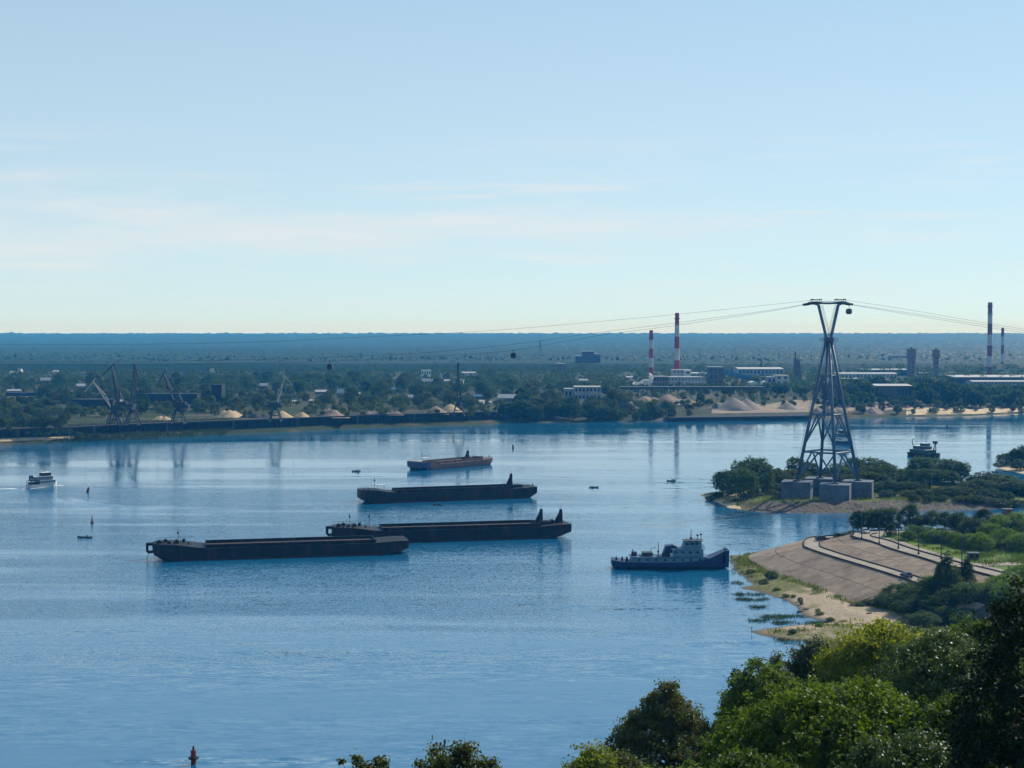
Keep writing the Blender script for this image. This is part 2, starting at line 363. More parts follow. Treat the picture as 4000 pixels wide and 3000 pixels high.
# river
me = bpy.data.meshes.new('river_water')
me.from_pydata([(-2500, 120, 0), (2500, 120, 0), (2500, 2400, 0), (-2500, 2400, 0)], [], [(0, 1, 2, 3)])
struct(add('river_water', me, M['water']))
struct(add('river_bed', grid_mesh('river_bed', *[np.array(q, float) for q in ([[-2500, 2500], [-2500, 2500]], [[110, 110], [2400, 2400]], [[-3, -3], [-3, -3]])]), M['hill_ground']))

# far bank: shoreline, bank, plain and low forested ridge
SH = [(-1500, 1790), (-400, 1745), (0, 1736), (200, 1730), (400, 1718), (700, 1704), (1000, 1692), (1300, 1678), (1500, 1669), (1800, 1661), (2000, 1653), (2400, 1649),
      (2630, 1645), (3000, 1640), (3350, 1633), (3500, 1629), (3800, 1624), (4000, 1614), (5500, 1590)]
shore = [G(u, v, 0) for u, v in SH]
sx = [p.x for p in shore]; sy = [p.y for p in shore]
def shoreY(x): return np.interp(x, sx, sy, left=sy[0] - 20, right=sy[-1] + 20)
def ridge(Y): return 34 * np.clip((Y - 6000) / 3600, 0, 1) ** 1.3
xs = np.concatenate([np.linspace(-6500, -520, 30), np.linspace(-500, 620, 226), np.linspace(650, 6500, 30)])
offs = np.concatenate([[-6, 0, 4, 8, 12, 16, 20, 26, 34, 44, 60, 80, 110, 150, 200, 260, 340, 440, 560, 700, 900, 1200, 1600], np.linspace(2100, 11000, 36)])
X, O = np.meshgrid(xs, offs); Yg = shoreY(X) + O
quay_l, quay_r = G(130, 1690).x, G(1935, 1662).x
def bank(X, O):
    hard = 1 / (1 + np.exp(-(X - quay_r - 3) / 1.5)); soft = np.clip((O - 2) * .13, -.8, LZ * .35) + np.clip((O - 40) / 100, 0, 1) * LZ * .65
    quay = np.where(O < 9, np.clip((O + 1) * .35, -.8, 2.2), np.where(O < 24, 3.0, np.where(O < 27, 9.6, LZ)))
    lft = 1 / (1 + np.exp((X - quay_l) / 4)); h = hard + lft - hard * lft
    return soft * h + quay * (1 - h)
Z = bank(X, O) + ridge(Yg) + .35 * fbm(X, Yg, .05, 1) * np.clip((O - 30) / 60, 0, 1)
struct(add('far_bank_ground', grid_mesh('far_bank_ground', X, Yg, Z), M['far_ground']))
def bankZ(x, y): return float(max(0, bank(np.array([x]), np.array([y - shoreY(x)]))[0]))
def GB(u, v):                  # photograph pixel -> the far bank's ground
    z = 5.0
    for _ in range(14):
        p = G(u, v, z); z = .55 * z + .45 * bankZ(p.x, p.y)
    p = G(u, v, z); return p
# pale sand strip at the left of the far shore and flats at the right
def strip(name, u0, u1, va, vb, m, n=40, thick=.5):
    us = np.linspace(u0, u1, n); mb = MB(); rows = []
    for k in range(5):
        f = k / 4; row = []
        for i, u in enumerate(us):
            v0 = va(u); v1 = vb(u); z = .05 + (thick if 0 < k < 4 else 0) * min(1, 4 * min(i, n - 1 - i) / n + .1)
            p = G(u, v1 + (v0 - v1) * f, .1); z += float(bank(np.array([p.x]), np.array([p.y - shoreY(p.x)]))[0]); row.append((p.x, p.y, max(z, .06)))
        rows.append(row)
    mb.loft(rows, closed=False); return struct(mb.build(name, m, smooth=True))
strip('sand_strip', -250, 330, lambda u: interp(SH, u) - 12 + max(0, u - 120) * .03, lambda u: interp(SH, u) - 2, M['sand_gold'])
strip('sand_flat', 2780, 3560, lambda u: interp([(2780, 1612), (3050, 1608), (3300, 1592), (3560, 1600)], u) + 3 * math.sin(u * .03), lambda u: interp(SH, u) - 12, M['gravel_brown'], 50, .7)
strip('sand_shore', 3540, 4150, lambda u: interp([(3540, 1608), (3800, 1612), (4150, 1600)], u) + 2 * math.sin(u * .05), lambda u: interp(SH, u) - 3, M['sand'], 40, .3)

# long dark quay on the far bank
qx = np.linspace(quay_l, quay_r, 60)
qr = thing('quay', 'long dark loading quay on piles under the port cranes across the river', 'quay', (0, 0, 0))
mb = MB(); top = []
for k in range(len(qx) - 1):
    a, b_ = qx[k], qx[k + 1]; ya, yb = shoreY(a) + 12, shoreY(b_) + 12
    mb.quad((a, ya, 8.9), (b_, yb, 8.9), (b_, yb, 10.1), (a, ya, 10.1)); mb.quad((a, ya, 10.1), (b_, yb, 10.1), (b_, yb + 15, 10.1), (a, ya + 15, 10.1)); mb.quad((a, ya, 8.9), (a, ya + 15, 8.9), (b_, yb + 15, 8.9), (b_, yb, 8.9))
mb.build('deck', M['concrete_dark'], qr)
mb = MB()
for k in range(len(qx) - 1):
    a, b_ = qx[k], qx[k + 1]; mb.quad((a, shoreY(a) + 16, 0), (b_, shoreY(b_) + 16, 0), (b_, shoreY(b_) + 16, 8.9), (a, shoreY(a) + 16, 8.9))
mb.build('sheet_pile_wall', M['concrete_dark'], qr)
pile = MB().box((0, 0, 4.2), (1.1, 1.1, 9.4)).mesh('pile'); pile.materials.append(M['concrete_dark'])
fender = MB().box((0, 0, 5.6), (1.6, .7, 8.6)).mesh('fender'); fender.materials.append(M['steel_dark'])
for k in range(72):
    x = quay_l + 3 + k * (quay_r - quay_l - 6) / 71
    if k % 9 == 4: add('fender', fender, None, qr, (x, float(shoreY(x)) + 11.6, 0))
    else: add('pile', pile, None, qr, (x, float(shoreY(x)) + 13.2, 0))
# low sheet-pile quay in front of the gravel works
qr = thing('quay_wall', 'low dark quay wall in front of the grey gravel heaps', 'quay', (0, 0, 0)); mb = MB(); mc = MB()
us = np.linspace(2612, 3160, 26)
for k in range(25):
    a = G(us[k], interp(SH, us[k]) + 2); b_ = G(us[k + 1], interp(SH, us[k + 1]) + 2); h = 3.6
    mb.quad((a.x, a.y, -1), (b_.x, b_.y, -1), (b_.x, b_.y, h), (a.x, a.y, h)); mb.quad((a.x, a.y, h), (b_.x, b_.y, h), (b_.x, b_.y + 30, h), (a.x, a.y + 30, h))
    mc.box(((a.x + b_.x) / 2, (a.y + b_.y) / 2 - .25, h - .3), (b_.x - a.x, .5, .9))
mb.build('sheet_pile_wall', M['concrete_dark'], qr); mc.build('coping', M['steel_dark'], qr)

# island with the tower
ISL = [G(u, v) for u, v in ((2735, 1933), (2775, 1950), (2840, 1982), (2905, 1994), (2990, 2001), (3150, 2004), (3400, 2001), (3560, 1996), (3675, 1994), (3875, 1989), (3963, 1977), (4040, 1955),
                            (4060, 1935), (3900, 1912), (3780, 1893), (3600, 1886), (3300, 1880), (3000, 1892), (2830, 1913))]
def island_sd(x, y): return poly_sd(ISL, np.array([[x]], float), np.array([[y]], float))[0, 0]
gx = np.arange(82, 262, 1.1); gy = np.arange(668, 825, 1.1); X, Yg = np.meshgrid(gx, gy)
sd = poly_sd(ISL, X + 1.2 * fbm(X, Yg, .2, 2), Yg + 1.2 * fbm(X, Yg, .25, 3))
front = np.clip(1 - (Yg - 690) / 25, 0, 1) * np.clip((X - 108) / 10, 0, 1) * np.clip((235 - X) / 30, 0, 1)
def isl_h(sd, front): return np.where(sd < 0, sd * .3, np.minimum(sd * (.14 + .16 * front), 2.6 + 1.0 * front))
Z = isl_h(sd, front) + .25 * fbm(X, Yg, .3, 4) * np.clip(sd / 6, 0, 1)
struct(add('island_ground', grid_mesh('island_ground', X, Yg, Z, sd > -4), M['island_ground']))
def islZ(x, y):
    s_ = island_sd(x, y); f_ = max(0, min(1, 1 - (y - 690) / 25)) * max(0, min(1, (x - 108) / 10)) * max(0, min(1, (235 - x) / 30))
    return float(isl_h(np.array(s_), np.array(f_)))
# stone revetment along its front: skin just over the slope
rv = MB(); rows = []
rng = np.random.default_rng(5)
sel = (sd > -1.5) & (sd < 12.2) & (Yg < 712) & (X > 104) & (X < 232)
struct(add('stone_revetment', grid_mesh('stone_revetment', X, Yg, Z + .12 + .12 * rng.standard_normal(X.shape), sel, False), M['revet']))
strip2 = [(2735, 1934), (2800, 1936), (2880, 1944), (2895, 1958), (2870, 1980), (2905, 1992), (2850, 1984), (2790, 1957)]
P2 = [G(u, v) for u, v in strip2]; s2_ = poly_sd(P2, X + .8 * fbm(X, Yg, .5, 8), Yg)
struct(add('island_beach', grid_mesh('island_beach', X, Yg, Z + .07, s2_ > 0), M['sand']))
# wooded spit at the right edge
SPT = [G(u, v) for u, v in ((3878, 1817), (3905, 1832), (3990, 1850), (4120, 1862), (4400, 1850), (4400, 1775), (4100, 1780), (3950, 1800))]
gx = np.arange(270, 400, 1.6); gy = np.arange(820, 1060, 1.6); X, Yg = np.meshgrid(gx, gy); sd = poly_sd(SPT, X, Yg)
struct(add('spit_ground', grid_mesh('spit_ground', X, Yg, np.where(sd < 0, sd * .3, np.minimum(sd * .13, 1.8)), sd > -4), M['sand']))

# near bank: hillside under the viewpoint, running down to the river
NSH = [(-400, 232), (-150, 235), (0, 240), (45, 300), (60, 345), (80, 392), (92, 420), (120, 470), (240, 470), (420, 470), (420, -200), (-400, -200)]
gx = np.arange(-260, 330, 3.0); gy = np.arange(-60, 475, 3.0); X, Yg = np.meshgrid(gx, gy); sd = poly_sd([(a, b_) for a, b_ in NSH], X, Yg)
def hillz(X, Yg, sd):
    h = np.minimum(np.clip((270 - Yg) * .29, 0, 78.6), np.maximum(sd, 0) * .36) + np.clip(sd * .12, -2, 1.8)
    return np.minimum(h, 78.9)
struct(add('hillside', grid_mesh('hillside', X, Yg, hillz(X, Yg, sd), sd > -9), M['hill_ground']))
def hillZ(x, y): return float(hillz(np.array([[x]], float), np.array([[y]], float), poly_sd(NSH, np.array([[x]], float), np.array([[y]], float)))[0, 0])

# beach and mud spit below the embankment
BCH = [G(u, v) for u, v in ((2848, 2176), (2860, 2212), (2890, 2246), (2948, 2283), (2882, 2294), (2905, 2304), (2985, 2316), (3075, 2345), (3108, 2375), (3145, 2408), (3228, 2430), (3095, 2441), (3000, 2456),
                            (2928, 2467), (2990, 2482), (3060, 2499), (3240, 2507), (3400, 2530))] + [Vector((150, 380, 0)), Vector((150, 470, 0)), Vector((135, 545, 0)), Vector((90, 556, 0)), Vector((80, 552, 0))]
gx = np.arange(56, 152, .7); gy = np.arange(360, 566, .9); X, Yg = np.meshgrid(gx, gy)
sd = poly_sd(BCH, X + .9 * fbm(X, Yg, .35, 11), Yg + 1.6 * fbm(X, Yg, .3, 12))
def beach_h(sd): return np.where(sd < 0, sd * .2, np.minimum(sd * .13, 1.5))
struct(add('beach', grid_mesh('beach', X, Yg, beach_h(sd) + .10 * fbm(X, Yg, .8, 13) * np.clip(sd / 3, 0, 1), sd > -4), M['beach']))
def beachZ(x, y): return float(beach_h(poly_sd(BCH, np.array([[x]], float), np.array([[y]], float)))[0, 0])

# ---- paved embankment: contour lines lofted into slopes, with concrete slabs laid on them
def catmull(P, n):
    P = [np.array(p, float) for p in P]; d = [0]
    for a, b_ in zip(P, P[1:]): d.append(d[-1] + np.linalg.norm(b_ - a))
    out = []
    for s_ in np.linspace(0, d[-1] - 1e-6, n):
        i = max(k for k in range(len(P) - 1) if d[k] <= s_); f = (s_ - d[i]) / (d[i + 1] - d[i])
        p0, p1, p2, p3 = P[max(i - 1, 0)], P[i], P[i + 1], P[min(i + 2, len(P) - 1)]
        out.append(.5 * ((2 * p1) + (-p0 + p2) * f + (2 * p0 - 5 * p1 + 4 * p2 - p3) * f * f + (-p0 + 3 * p1 - 3 * p2 + p3) * f ** 3))
    return np.array(out)
ZB, ZT = 7.5, 10.5
def px2(lst, z): return [tuple(G(u, v, z))[:2] for u, v in lst]
N = 96
L1 = catmull([(135, 372), (120, 405)] + px2([(3440, 2372), (3310, 2345), (3200, 2300), (3100, 2262), (3000, 2227), (2945, 2195), (2922, 2180)], 1.4) + [(86, 547), (96, 555), (116, 560), (165, 563), (240, 563)], N)
L2 = catmull([(138, 372), (127, 410)] + px2([(3600, 2285), (3520, 2258), (3400, 2220), (3250, 2175), (3160, 2145), (3138, 2132)], ZB) + [(104, 540), (112, 546), (128, 550), (165, 552), (240, 552)], N)
def offset(L, d):
    T = np.gradient(L, axis=0); T /= np.linalg.norm(T, axis=1)[:, None]; return L + np.stack([T[:, 1], -T[:, 0]], 1) * d
L3 = offset(L2, 6.0)
L4 = catmull([(158, 366), (147, 405)] + px2([(3800, 2232), (3680, 2205), (3600, 2180), (3480, 2145), (3400, 2115), (3332, 2098)], ZT) + [(118, 531), (124, 537), (134, 541), (165, 543), (240, 543)], N)
L5 = offset(L4, 8.0)
L6 = L5 + np.array([[70, -20]]) * 1.0; L6 = np.stack([np.full(N, 262.), np.linspace(372, 520, N)], 1)
def wz(L, z): return [(x, y, z) for x, y in L]
def ribbon(name, A, za, B, zb, m, sub=1):
    mb = MB(); mb.loft([[tuple(np.array((*a, za)) * (1 - f) + np.array((*b_, zb)) * f) for a, b_ in zip(A, B)] for f in np.linspace(0, 1, sub + 1)], closed=False)
    return struct(mb.build(name, m, smooth=False))
emb = ribbon('embankment', L1, 1.15, L2, ZB - .16, M['joint']); emb2 = ribbon('embankment_upper', L3, ZB - .12, L4, ZT - .16, M['joint'])
ribbon('berm_road', L2, ZB, L3, ZB + .02, M['asphalt']); ribbon('upper_road', L4, ZT, L5, ZT + .02, M['asphalt'])
ribbon('plateau_ground', L5, ZT + .024, L6, ZT + .2, M['plateau'])
def slabs(parent, A, za, B, zb, rows, i0, i1, step, lift):
    rr = random.Random(3)
    for i in range(i0, i1, step):
        for k in range(rows):
            f0, f1 = k / rows + .006, (k + 1) / rows - .006; mb = MB(); g = .012
            def pt(j, f): q = np.array((*A[j], za)) * (1 - f) + np.array((*B[j], zb)) * f; return q
            j1 = min(i + step, len(A) - 1); h = lift + rr.uniform(-.03, .03)
            c = [pt(i, f0) * (1 - g) + pt(j1, f0) * g, pt(j1, f0) * (1 - g) + pt(i, f0) * g, pt(j1, f1) * (1 - g) + pt(i, f1) * g, pt(i, f1) * (1 - g) + pt(j1, f1) * g]
            t_ = [tuple(p + np.array((0, 0, h))) for p in c]; b_ = [tuple(p + np.array((0, 0, -.1))) for p in c]
            mb.loft([b_, t_]); mb.build('slab', M['slab'], parent)
slabs(emb, L1, 1.15, L2, ZB - .16, 2, 12, 72, 2, .12); slabs(emb2, L3, ZB - .12, L4, ZT - .16, 2, 10, 72, 2, .10)
def parapet(name, label, L, z, i0, i1, w=.35, h=.36, m='concrete_dark'):
    T = offset(L, w); mb = MB()
    mb.loft([[(*L[i], z - .1), (*L[i], z + h), (*T[i], z + h), (*T[i], z - .1)] for i in range(i0, i1)])
    return tag(mb.build(name, M[m]), label, 'parapet')
parapet('parapet', 'low dark parapet along the outer edge of the lower embankment road', L2, ZB, 8, 66)
parapet('parapet', 'low dark kerb wall between the lower road and the upper slope', offset(L3, -.6), ZB, 8, 64, .35, .36)
parapet('parapet', 'low dark parapet on the outer edge of the upper embankment road', L4, ZT, 6, 62)
parapet('parapet', 'thin kerb on the inner side of the upper road beside the green', offset(L4, 6.6), ZT, 6, 58, .3, .35)
ribbon('footpath', offset(L5, .2)[:70], ZT + .05, offset(L5, 2.4)[:70], ZT + .06, M['asphalt'])
# side road joining at the right
p0, p1, p2, p3 = [G(u, v, ZT + .2) for u, v in ((3760, 2200), (3940, 2186), (3930, 2199), (3800, 2212))]
mb = MB(); mb.quad((p0.x, p0.y, ZT + .16), (p3.x, p3.y, ZT + .16), (p2.x + 30, p2.y, ZT + .3), (p1.x + 30, p1.y, ZT + .3)); struct(mb.build('side_road', M['asphalt']))

# haze: one box of even, thin blue air round everything
mb = MB(); mb.b2(-8200, 8200, -320, 13500, -5, 126)
t = NT('haze'); pv = t.n('ShaderNodeVolumePrincipled'); t.l(pv.outputs[0], t.out.inputs['Volume'])
pv.inputs['Color'].default_value = (.045, .40, 1.0, 1); pv.inputs['Density'].default_value = .98e-4
pv.inputs['Absorption Color'].default_value = (1, 1, 1, 1); pv.inputs['Anisotropy'].default_value = 0.0
hz = mb.build('haze', t.m); hz['kind'] = 'stuff'; tag(hz, 'thin blue haze over the river and the far plain', 'haze')

# ================================================================== cable-car tower on the island
TY = 716.0; TC = D(3233, 1890, TY); TX = TC.x; FZ = 10.6           # centre, foundation top
tw = thing('cable_tower', 'tall four-legged steel cable-car tower with V-shaped head on the island', 'tower', (TX, TY, FZ))
A0 = R(2.4); RB = 14.4
zz = lambda v: D(3233, v, TY).z - FZ
zneck = zz(1322); ztop = zz(1186)
def corner(k, z):
    r = RB * (1 - z / zneck) + .95 * (z / zneck); a = A0 + k * math.pi / 2; return Vector((r * math.cos(a), r * math.sin(a), z))
st = M['steel']
for k in range(4): MB().tube([corner(k, -.2), corner(k, zneck)], [.78, .62], 8).build('leg', st, tw, smooth=True)
rings = [zz(1764), zz(1618), zz(1467)]
for z in rings:
    for k in range(4): MB().tube([corner(k, z), corner(k + 1, z)], .42, 6).build('ring_beam', st, tw)
lev = [0.0] + rings
for i in range(3):
    for k in range(4):
        m_ = (corner(k, lev[i + 1]) + corner(k + 1, lev[i + 1])) / 2
        for q in (k, k + 1):
            c0 = corner(q, lev[i] + (1.2 if i == 0 else 3.5)); MB().tube([m_, c0], .42, 6).build('brace', st, tw)
MB().box((0, 0, zneck - .6), (3.6, 3.6, 2.6), A0).build('neck', st, tw)
mb = MB(); mb.box((0, 0, zneck - 1.2), (7.4, 5.6, .15))
for x in (-3.6, -1.8, 0, 1.8, 3.6):
    for y in (-2.7, 2.7): mb.box((x, y, zneck - .6), (.12, .12, 1.2))
for y in (-2.7, 2.7): mb.box((0, y, zneck), (7.4, .12, .12)); mb.box((0, y, zneck - .6), (7.4, .08, .08))
mb.build('neck_platform', M['steel_dark'], tw)
VH = {-1: D(3197, 1190, TY) - Vector((TX, TY, FZ)), 1: D(3275, 1190, TY) - Vector((TX, TY, FZ))}
for s in (-1, 1):
    v0, v1 = Vector((s * .8, 0, zneck - .8)), VH[s]; MB().tube([v0, v1], .72, 6).build('head_arm', st, tw)
    mb = MB(); d_ = (v1 - v0)
    for off in (.0, .75):
        mb.tube([v0 + d_ * .12 + Vector((-s * (1.25 + off), -.9, 0)), v0 + d_ * .98 + Vector((-s * (1.05 + off), -.9, 0))], .07, 4)
    for j in range(30):
        p = v0 + d_ * (.12 + .86 * j / 29); mb.box((p.x - s * 1.5, -.9, p.z), (.8, .06, .07))
    mb.build('ladder', M['steel_dark'], tw)
# leg ladders with hoops, outside the left and right legs
for k in (0, 2):
    mb = MB(); o = Vector((1.25 if k == 0 else -1.25, -.3, 0))
    for dx in (-.35, .35): mb.tube([corner(k, 1) + o + Vector((dx, 0, 0)), corner(k, zneck - 2) + o + Vector((dx, 0, 0))], .06, 4)
    for j in range(60):
        p = corner(k, 1 + (zneck - 3) * j / 59) + o; mb.box((p.x, p.y, p.z), (.7, .06, .06))
        if j % 2: mb.box((p.x, p.y - .5, p.z), (.9, .06, .1)); 
    mb.build('ladder', M['steel_dark'], tw)
hd = VH[1].z
def hx(u, v): p = D(u, v, TY); return p.x - TX, p.z - FZ
def beam(name, uv, r0, r1, m=M['steel'], y=0.0):
    pts = [Vector((hx(*q)[0], y, hx(*q)[1])) for q in uv]; MB().tube(pts, [r0] + [max(r0, r1)] * (len(pts) - 2) + [r1] if len(pts) > 2 else [r0, r1], 6).build(name, m, tw)
beam('cross_arm', ((3172, 1187), (3200, 1184), (3236, 1185), (3272, 1184), (3300, 1187)), .45, .45)
for y in (-3.0, 3.0):
    beam('sheave_train', ((3142, 1192), (3160, 1188), (3180, 1181), (3205, 1183)), .38, .45, M['steel_dark'], y)
    beam('sheave_train', ((3262, 1183), (3288, 1180), (3308, 1187), (3326, 1191)), .45, .38, M['steel_dark'], y)
for u_ in (3190, 3280): MB().tube([(hx(u_, 1185)[0], -3.2, hd), (hx(u_, 1185)[0], 3.2, hd)], .3, 6).build('cross_tie', st, tw)
sh_ = MB().lathe([(.5, -.12), (.55, 0), (.5, .12)], 10).mesh('sheave'); sh_.materials.append(M['black'])
for u, v in ((3144, 1189), (3151, 1188), (3158, 1186), (3166, 1182), (3300, 1182), (3308, 1185), (3316, 1188), (3323, 1189)):
    for y in (-3.0, 3.0):
        o = add('sheave', sh_, None, tw, (hx(u, v)[0], y, hx(u, v)[1])); o.rotation_euler = (R(90), 0, 0)
for a, b_ in ((3170, 3206), (3264, 3300)):
    mb = MB(); x0, x1 = hx(a, 1171)[0], hx(b_, 1171)[0]; z1 = hx(a, 1171)[1]
    for y in (-2.4, 2.4):
        mb.box(((x0 + x1) / 2, y, z1), (x1 - x0, .22, .3))
        for f in (.12, .5, .88): mb.tube([(x0 + (x1 - x0) * f, y, hd), (x0 + (x1 - x0) * (f + (f - .5) * .3), y, z1)], .12, 4)
    mb.box(((x0 + x1) / 2, 0, z1 + .1), (.25, 4.8, .25)); mb.box((x0 + .3, 0, z1 + .25), (.9, 4.8, .2)); mb.box((x1 - .3, 0, z1 + .25), (.9, 4.8, .2)); mb.build('gantry_frame', M['steel_dark'], tw)
mb = MB(); xa, xb = hx(3206, 1178)[0], hx(3264, 1178)[0]
for y in (-1, 1):
    mb.box(((xa + xb) / 2, y, hd + 1.55), (xb - xa, .07, .08))
    for j in range(14): mb.box((xa + (xb - xa) * j / 13, y, hd + 1.0), (.07, .07, 1.2))
mb.box(((xa + xb) / 2, 0, hd + .55), (xb - xa, 2.1, .1)); mb.build('catwalk', M['steel_dark'], tw)
# concrete footings
fl = {2: 'left concrete footing block under the cable tower', 3: 'front middle concrete footing block under the cable tower', 0: 'right concrete footing block under the cable tower', 1: 'rear concrete footing block half hidden behind the other tower footings'}
for k in range(4):
    c = corner(k, 0); f = thing('footing_block', fl[k], 'footing', (TX + c.x, TY + c.y, 3.0), R(-17.5), 'tower footings')
    MB().b2(-6.7, 6.7, -5.6, 5.6, -1.6, FZ - 3.0).build('block', M['concrete'], f)
    MB().b2(-6.85, 6.85, -5.75, 5.75, FZ - 3.34, FZ - 2.94).build('coping', M['concrete'], f)
    MB().b2(-1.6, 1.6, -1.6, 1.6, FZ - 2.95, FZ - 2.3).build('pad', M['concrete'], f)

def rope(label, uv, Y, r=.075):
    pts = []
    us = [q[0] for q in uv]; vs = [q[1] for q in uv]
    P = catmull([(a, b_) for a, b_ in uv], 60)
    tag(MB().tube([D(a, b_, Y) for a, b_ in P], r, 4).build('cable_rope', M['black'], None), label, 'cable', 'cable-car ropes')
rope('thin upper messenger cable sagging left from the tower head across the river', [(3188, 1171), (3000, 1191), (2633, 1229), (2316, 1258), (2000, 1285), (1768, 1300), (1384, 1318), (1000, 1336), (500, 1345), (-300, 1347)], TY, .07)
rope('near haul rope carrying gondolas, running down left from the tower', [(3142, 1190), (3000, 1217), (2633, 1272), (2316, 1314), (2000, 1369), (1650, 1395), (1288, 1411), (1000, 1418), (500, 1427), (-300, 1425)], TY - 3.0)
rope('far haul rope running down left from the tower, beside the near one', [(3142, 1189), (3000, 1213), (2633, 1262), (2316, 1302), (2000, 1345), (1650, 1378), (1288, 1396), (1000, 1404), (500, 1412), (-300, 1412)], TY + 3.0)
rope('thin upper messenger cable falling right from the tower head', [(3284, 1171), (3335, 1177), (3542, 1209), (3859, 1263), (4000, 1285), (4300, 1330)], TY, .07)
rope('near haul rope falling right from the tower towards the near bank', [(3326, 1191), (3542, 1227), (3859, 1279), (4000, 1300), (4300, 1348)], TY - 3.0)
rope('far haul rope falling right from the tower, above the near one', [(3326, 1189), (3542, 1221), (3859, 1271), (4000, 1292), (4300, 1338)], TY + 3.0)

def gondola(label, u, v, Y, vr):        # v: cabin centre, vr: rope
    p = D(u, v, Y); zr = D(u, vr, Y).z - p.z
    g = thing('gondola', label, 'gondola', p, 0, 'cable-car cabins')
    prof = [(-.85, -1.2), (.85, -1.2), (1.2, -.75), (1.28, .1), (1.05, .95), (.7, 1.2), (-.7, 1.2), (-1.05, .95), (-1.28, .1), (-1.2, -.75)]
    MB().prism(prof, -1.05, 1.05).build('cabin', M['steel_dark'], g)
    for x in (-.62, .02, .66):
        MB().b2(x - .28, x + .28, -1.09, -1.055, -.35, .8).build('window', M['glass'], g); MB().b2(x - .28, x + .28, 1.055, 1.09, -.35, .8).build('window', M['glass'], g)
    MB().tube([(0, 0, 1.15), (.15, 0, 1.9), (0, 0, zr - .15)], .1, 5).build('hanger_arm', M['steel_dark'], g)
    MB().box((0, 0, zr), (.9, .3, .35)).build('grip', M['black'], g); MB().box((0, 0, -1.28), (1.5, 1.6, .14)).build('floor_skid', M['black'], g)
gondola('dark gondola hanging under the right arm of the tower head', 3316, 1216, TY - 3, 1189)
gondola('dark gondola on the rope in mid-river, left of the chimneys', 2005, 1388, TY - 3, 1368.5)
gondola('dark gondola farthest left on the rope, above the far trees', 1288, 1432, TY - 3, 1411)

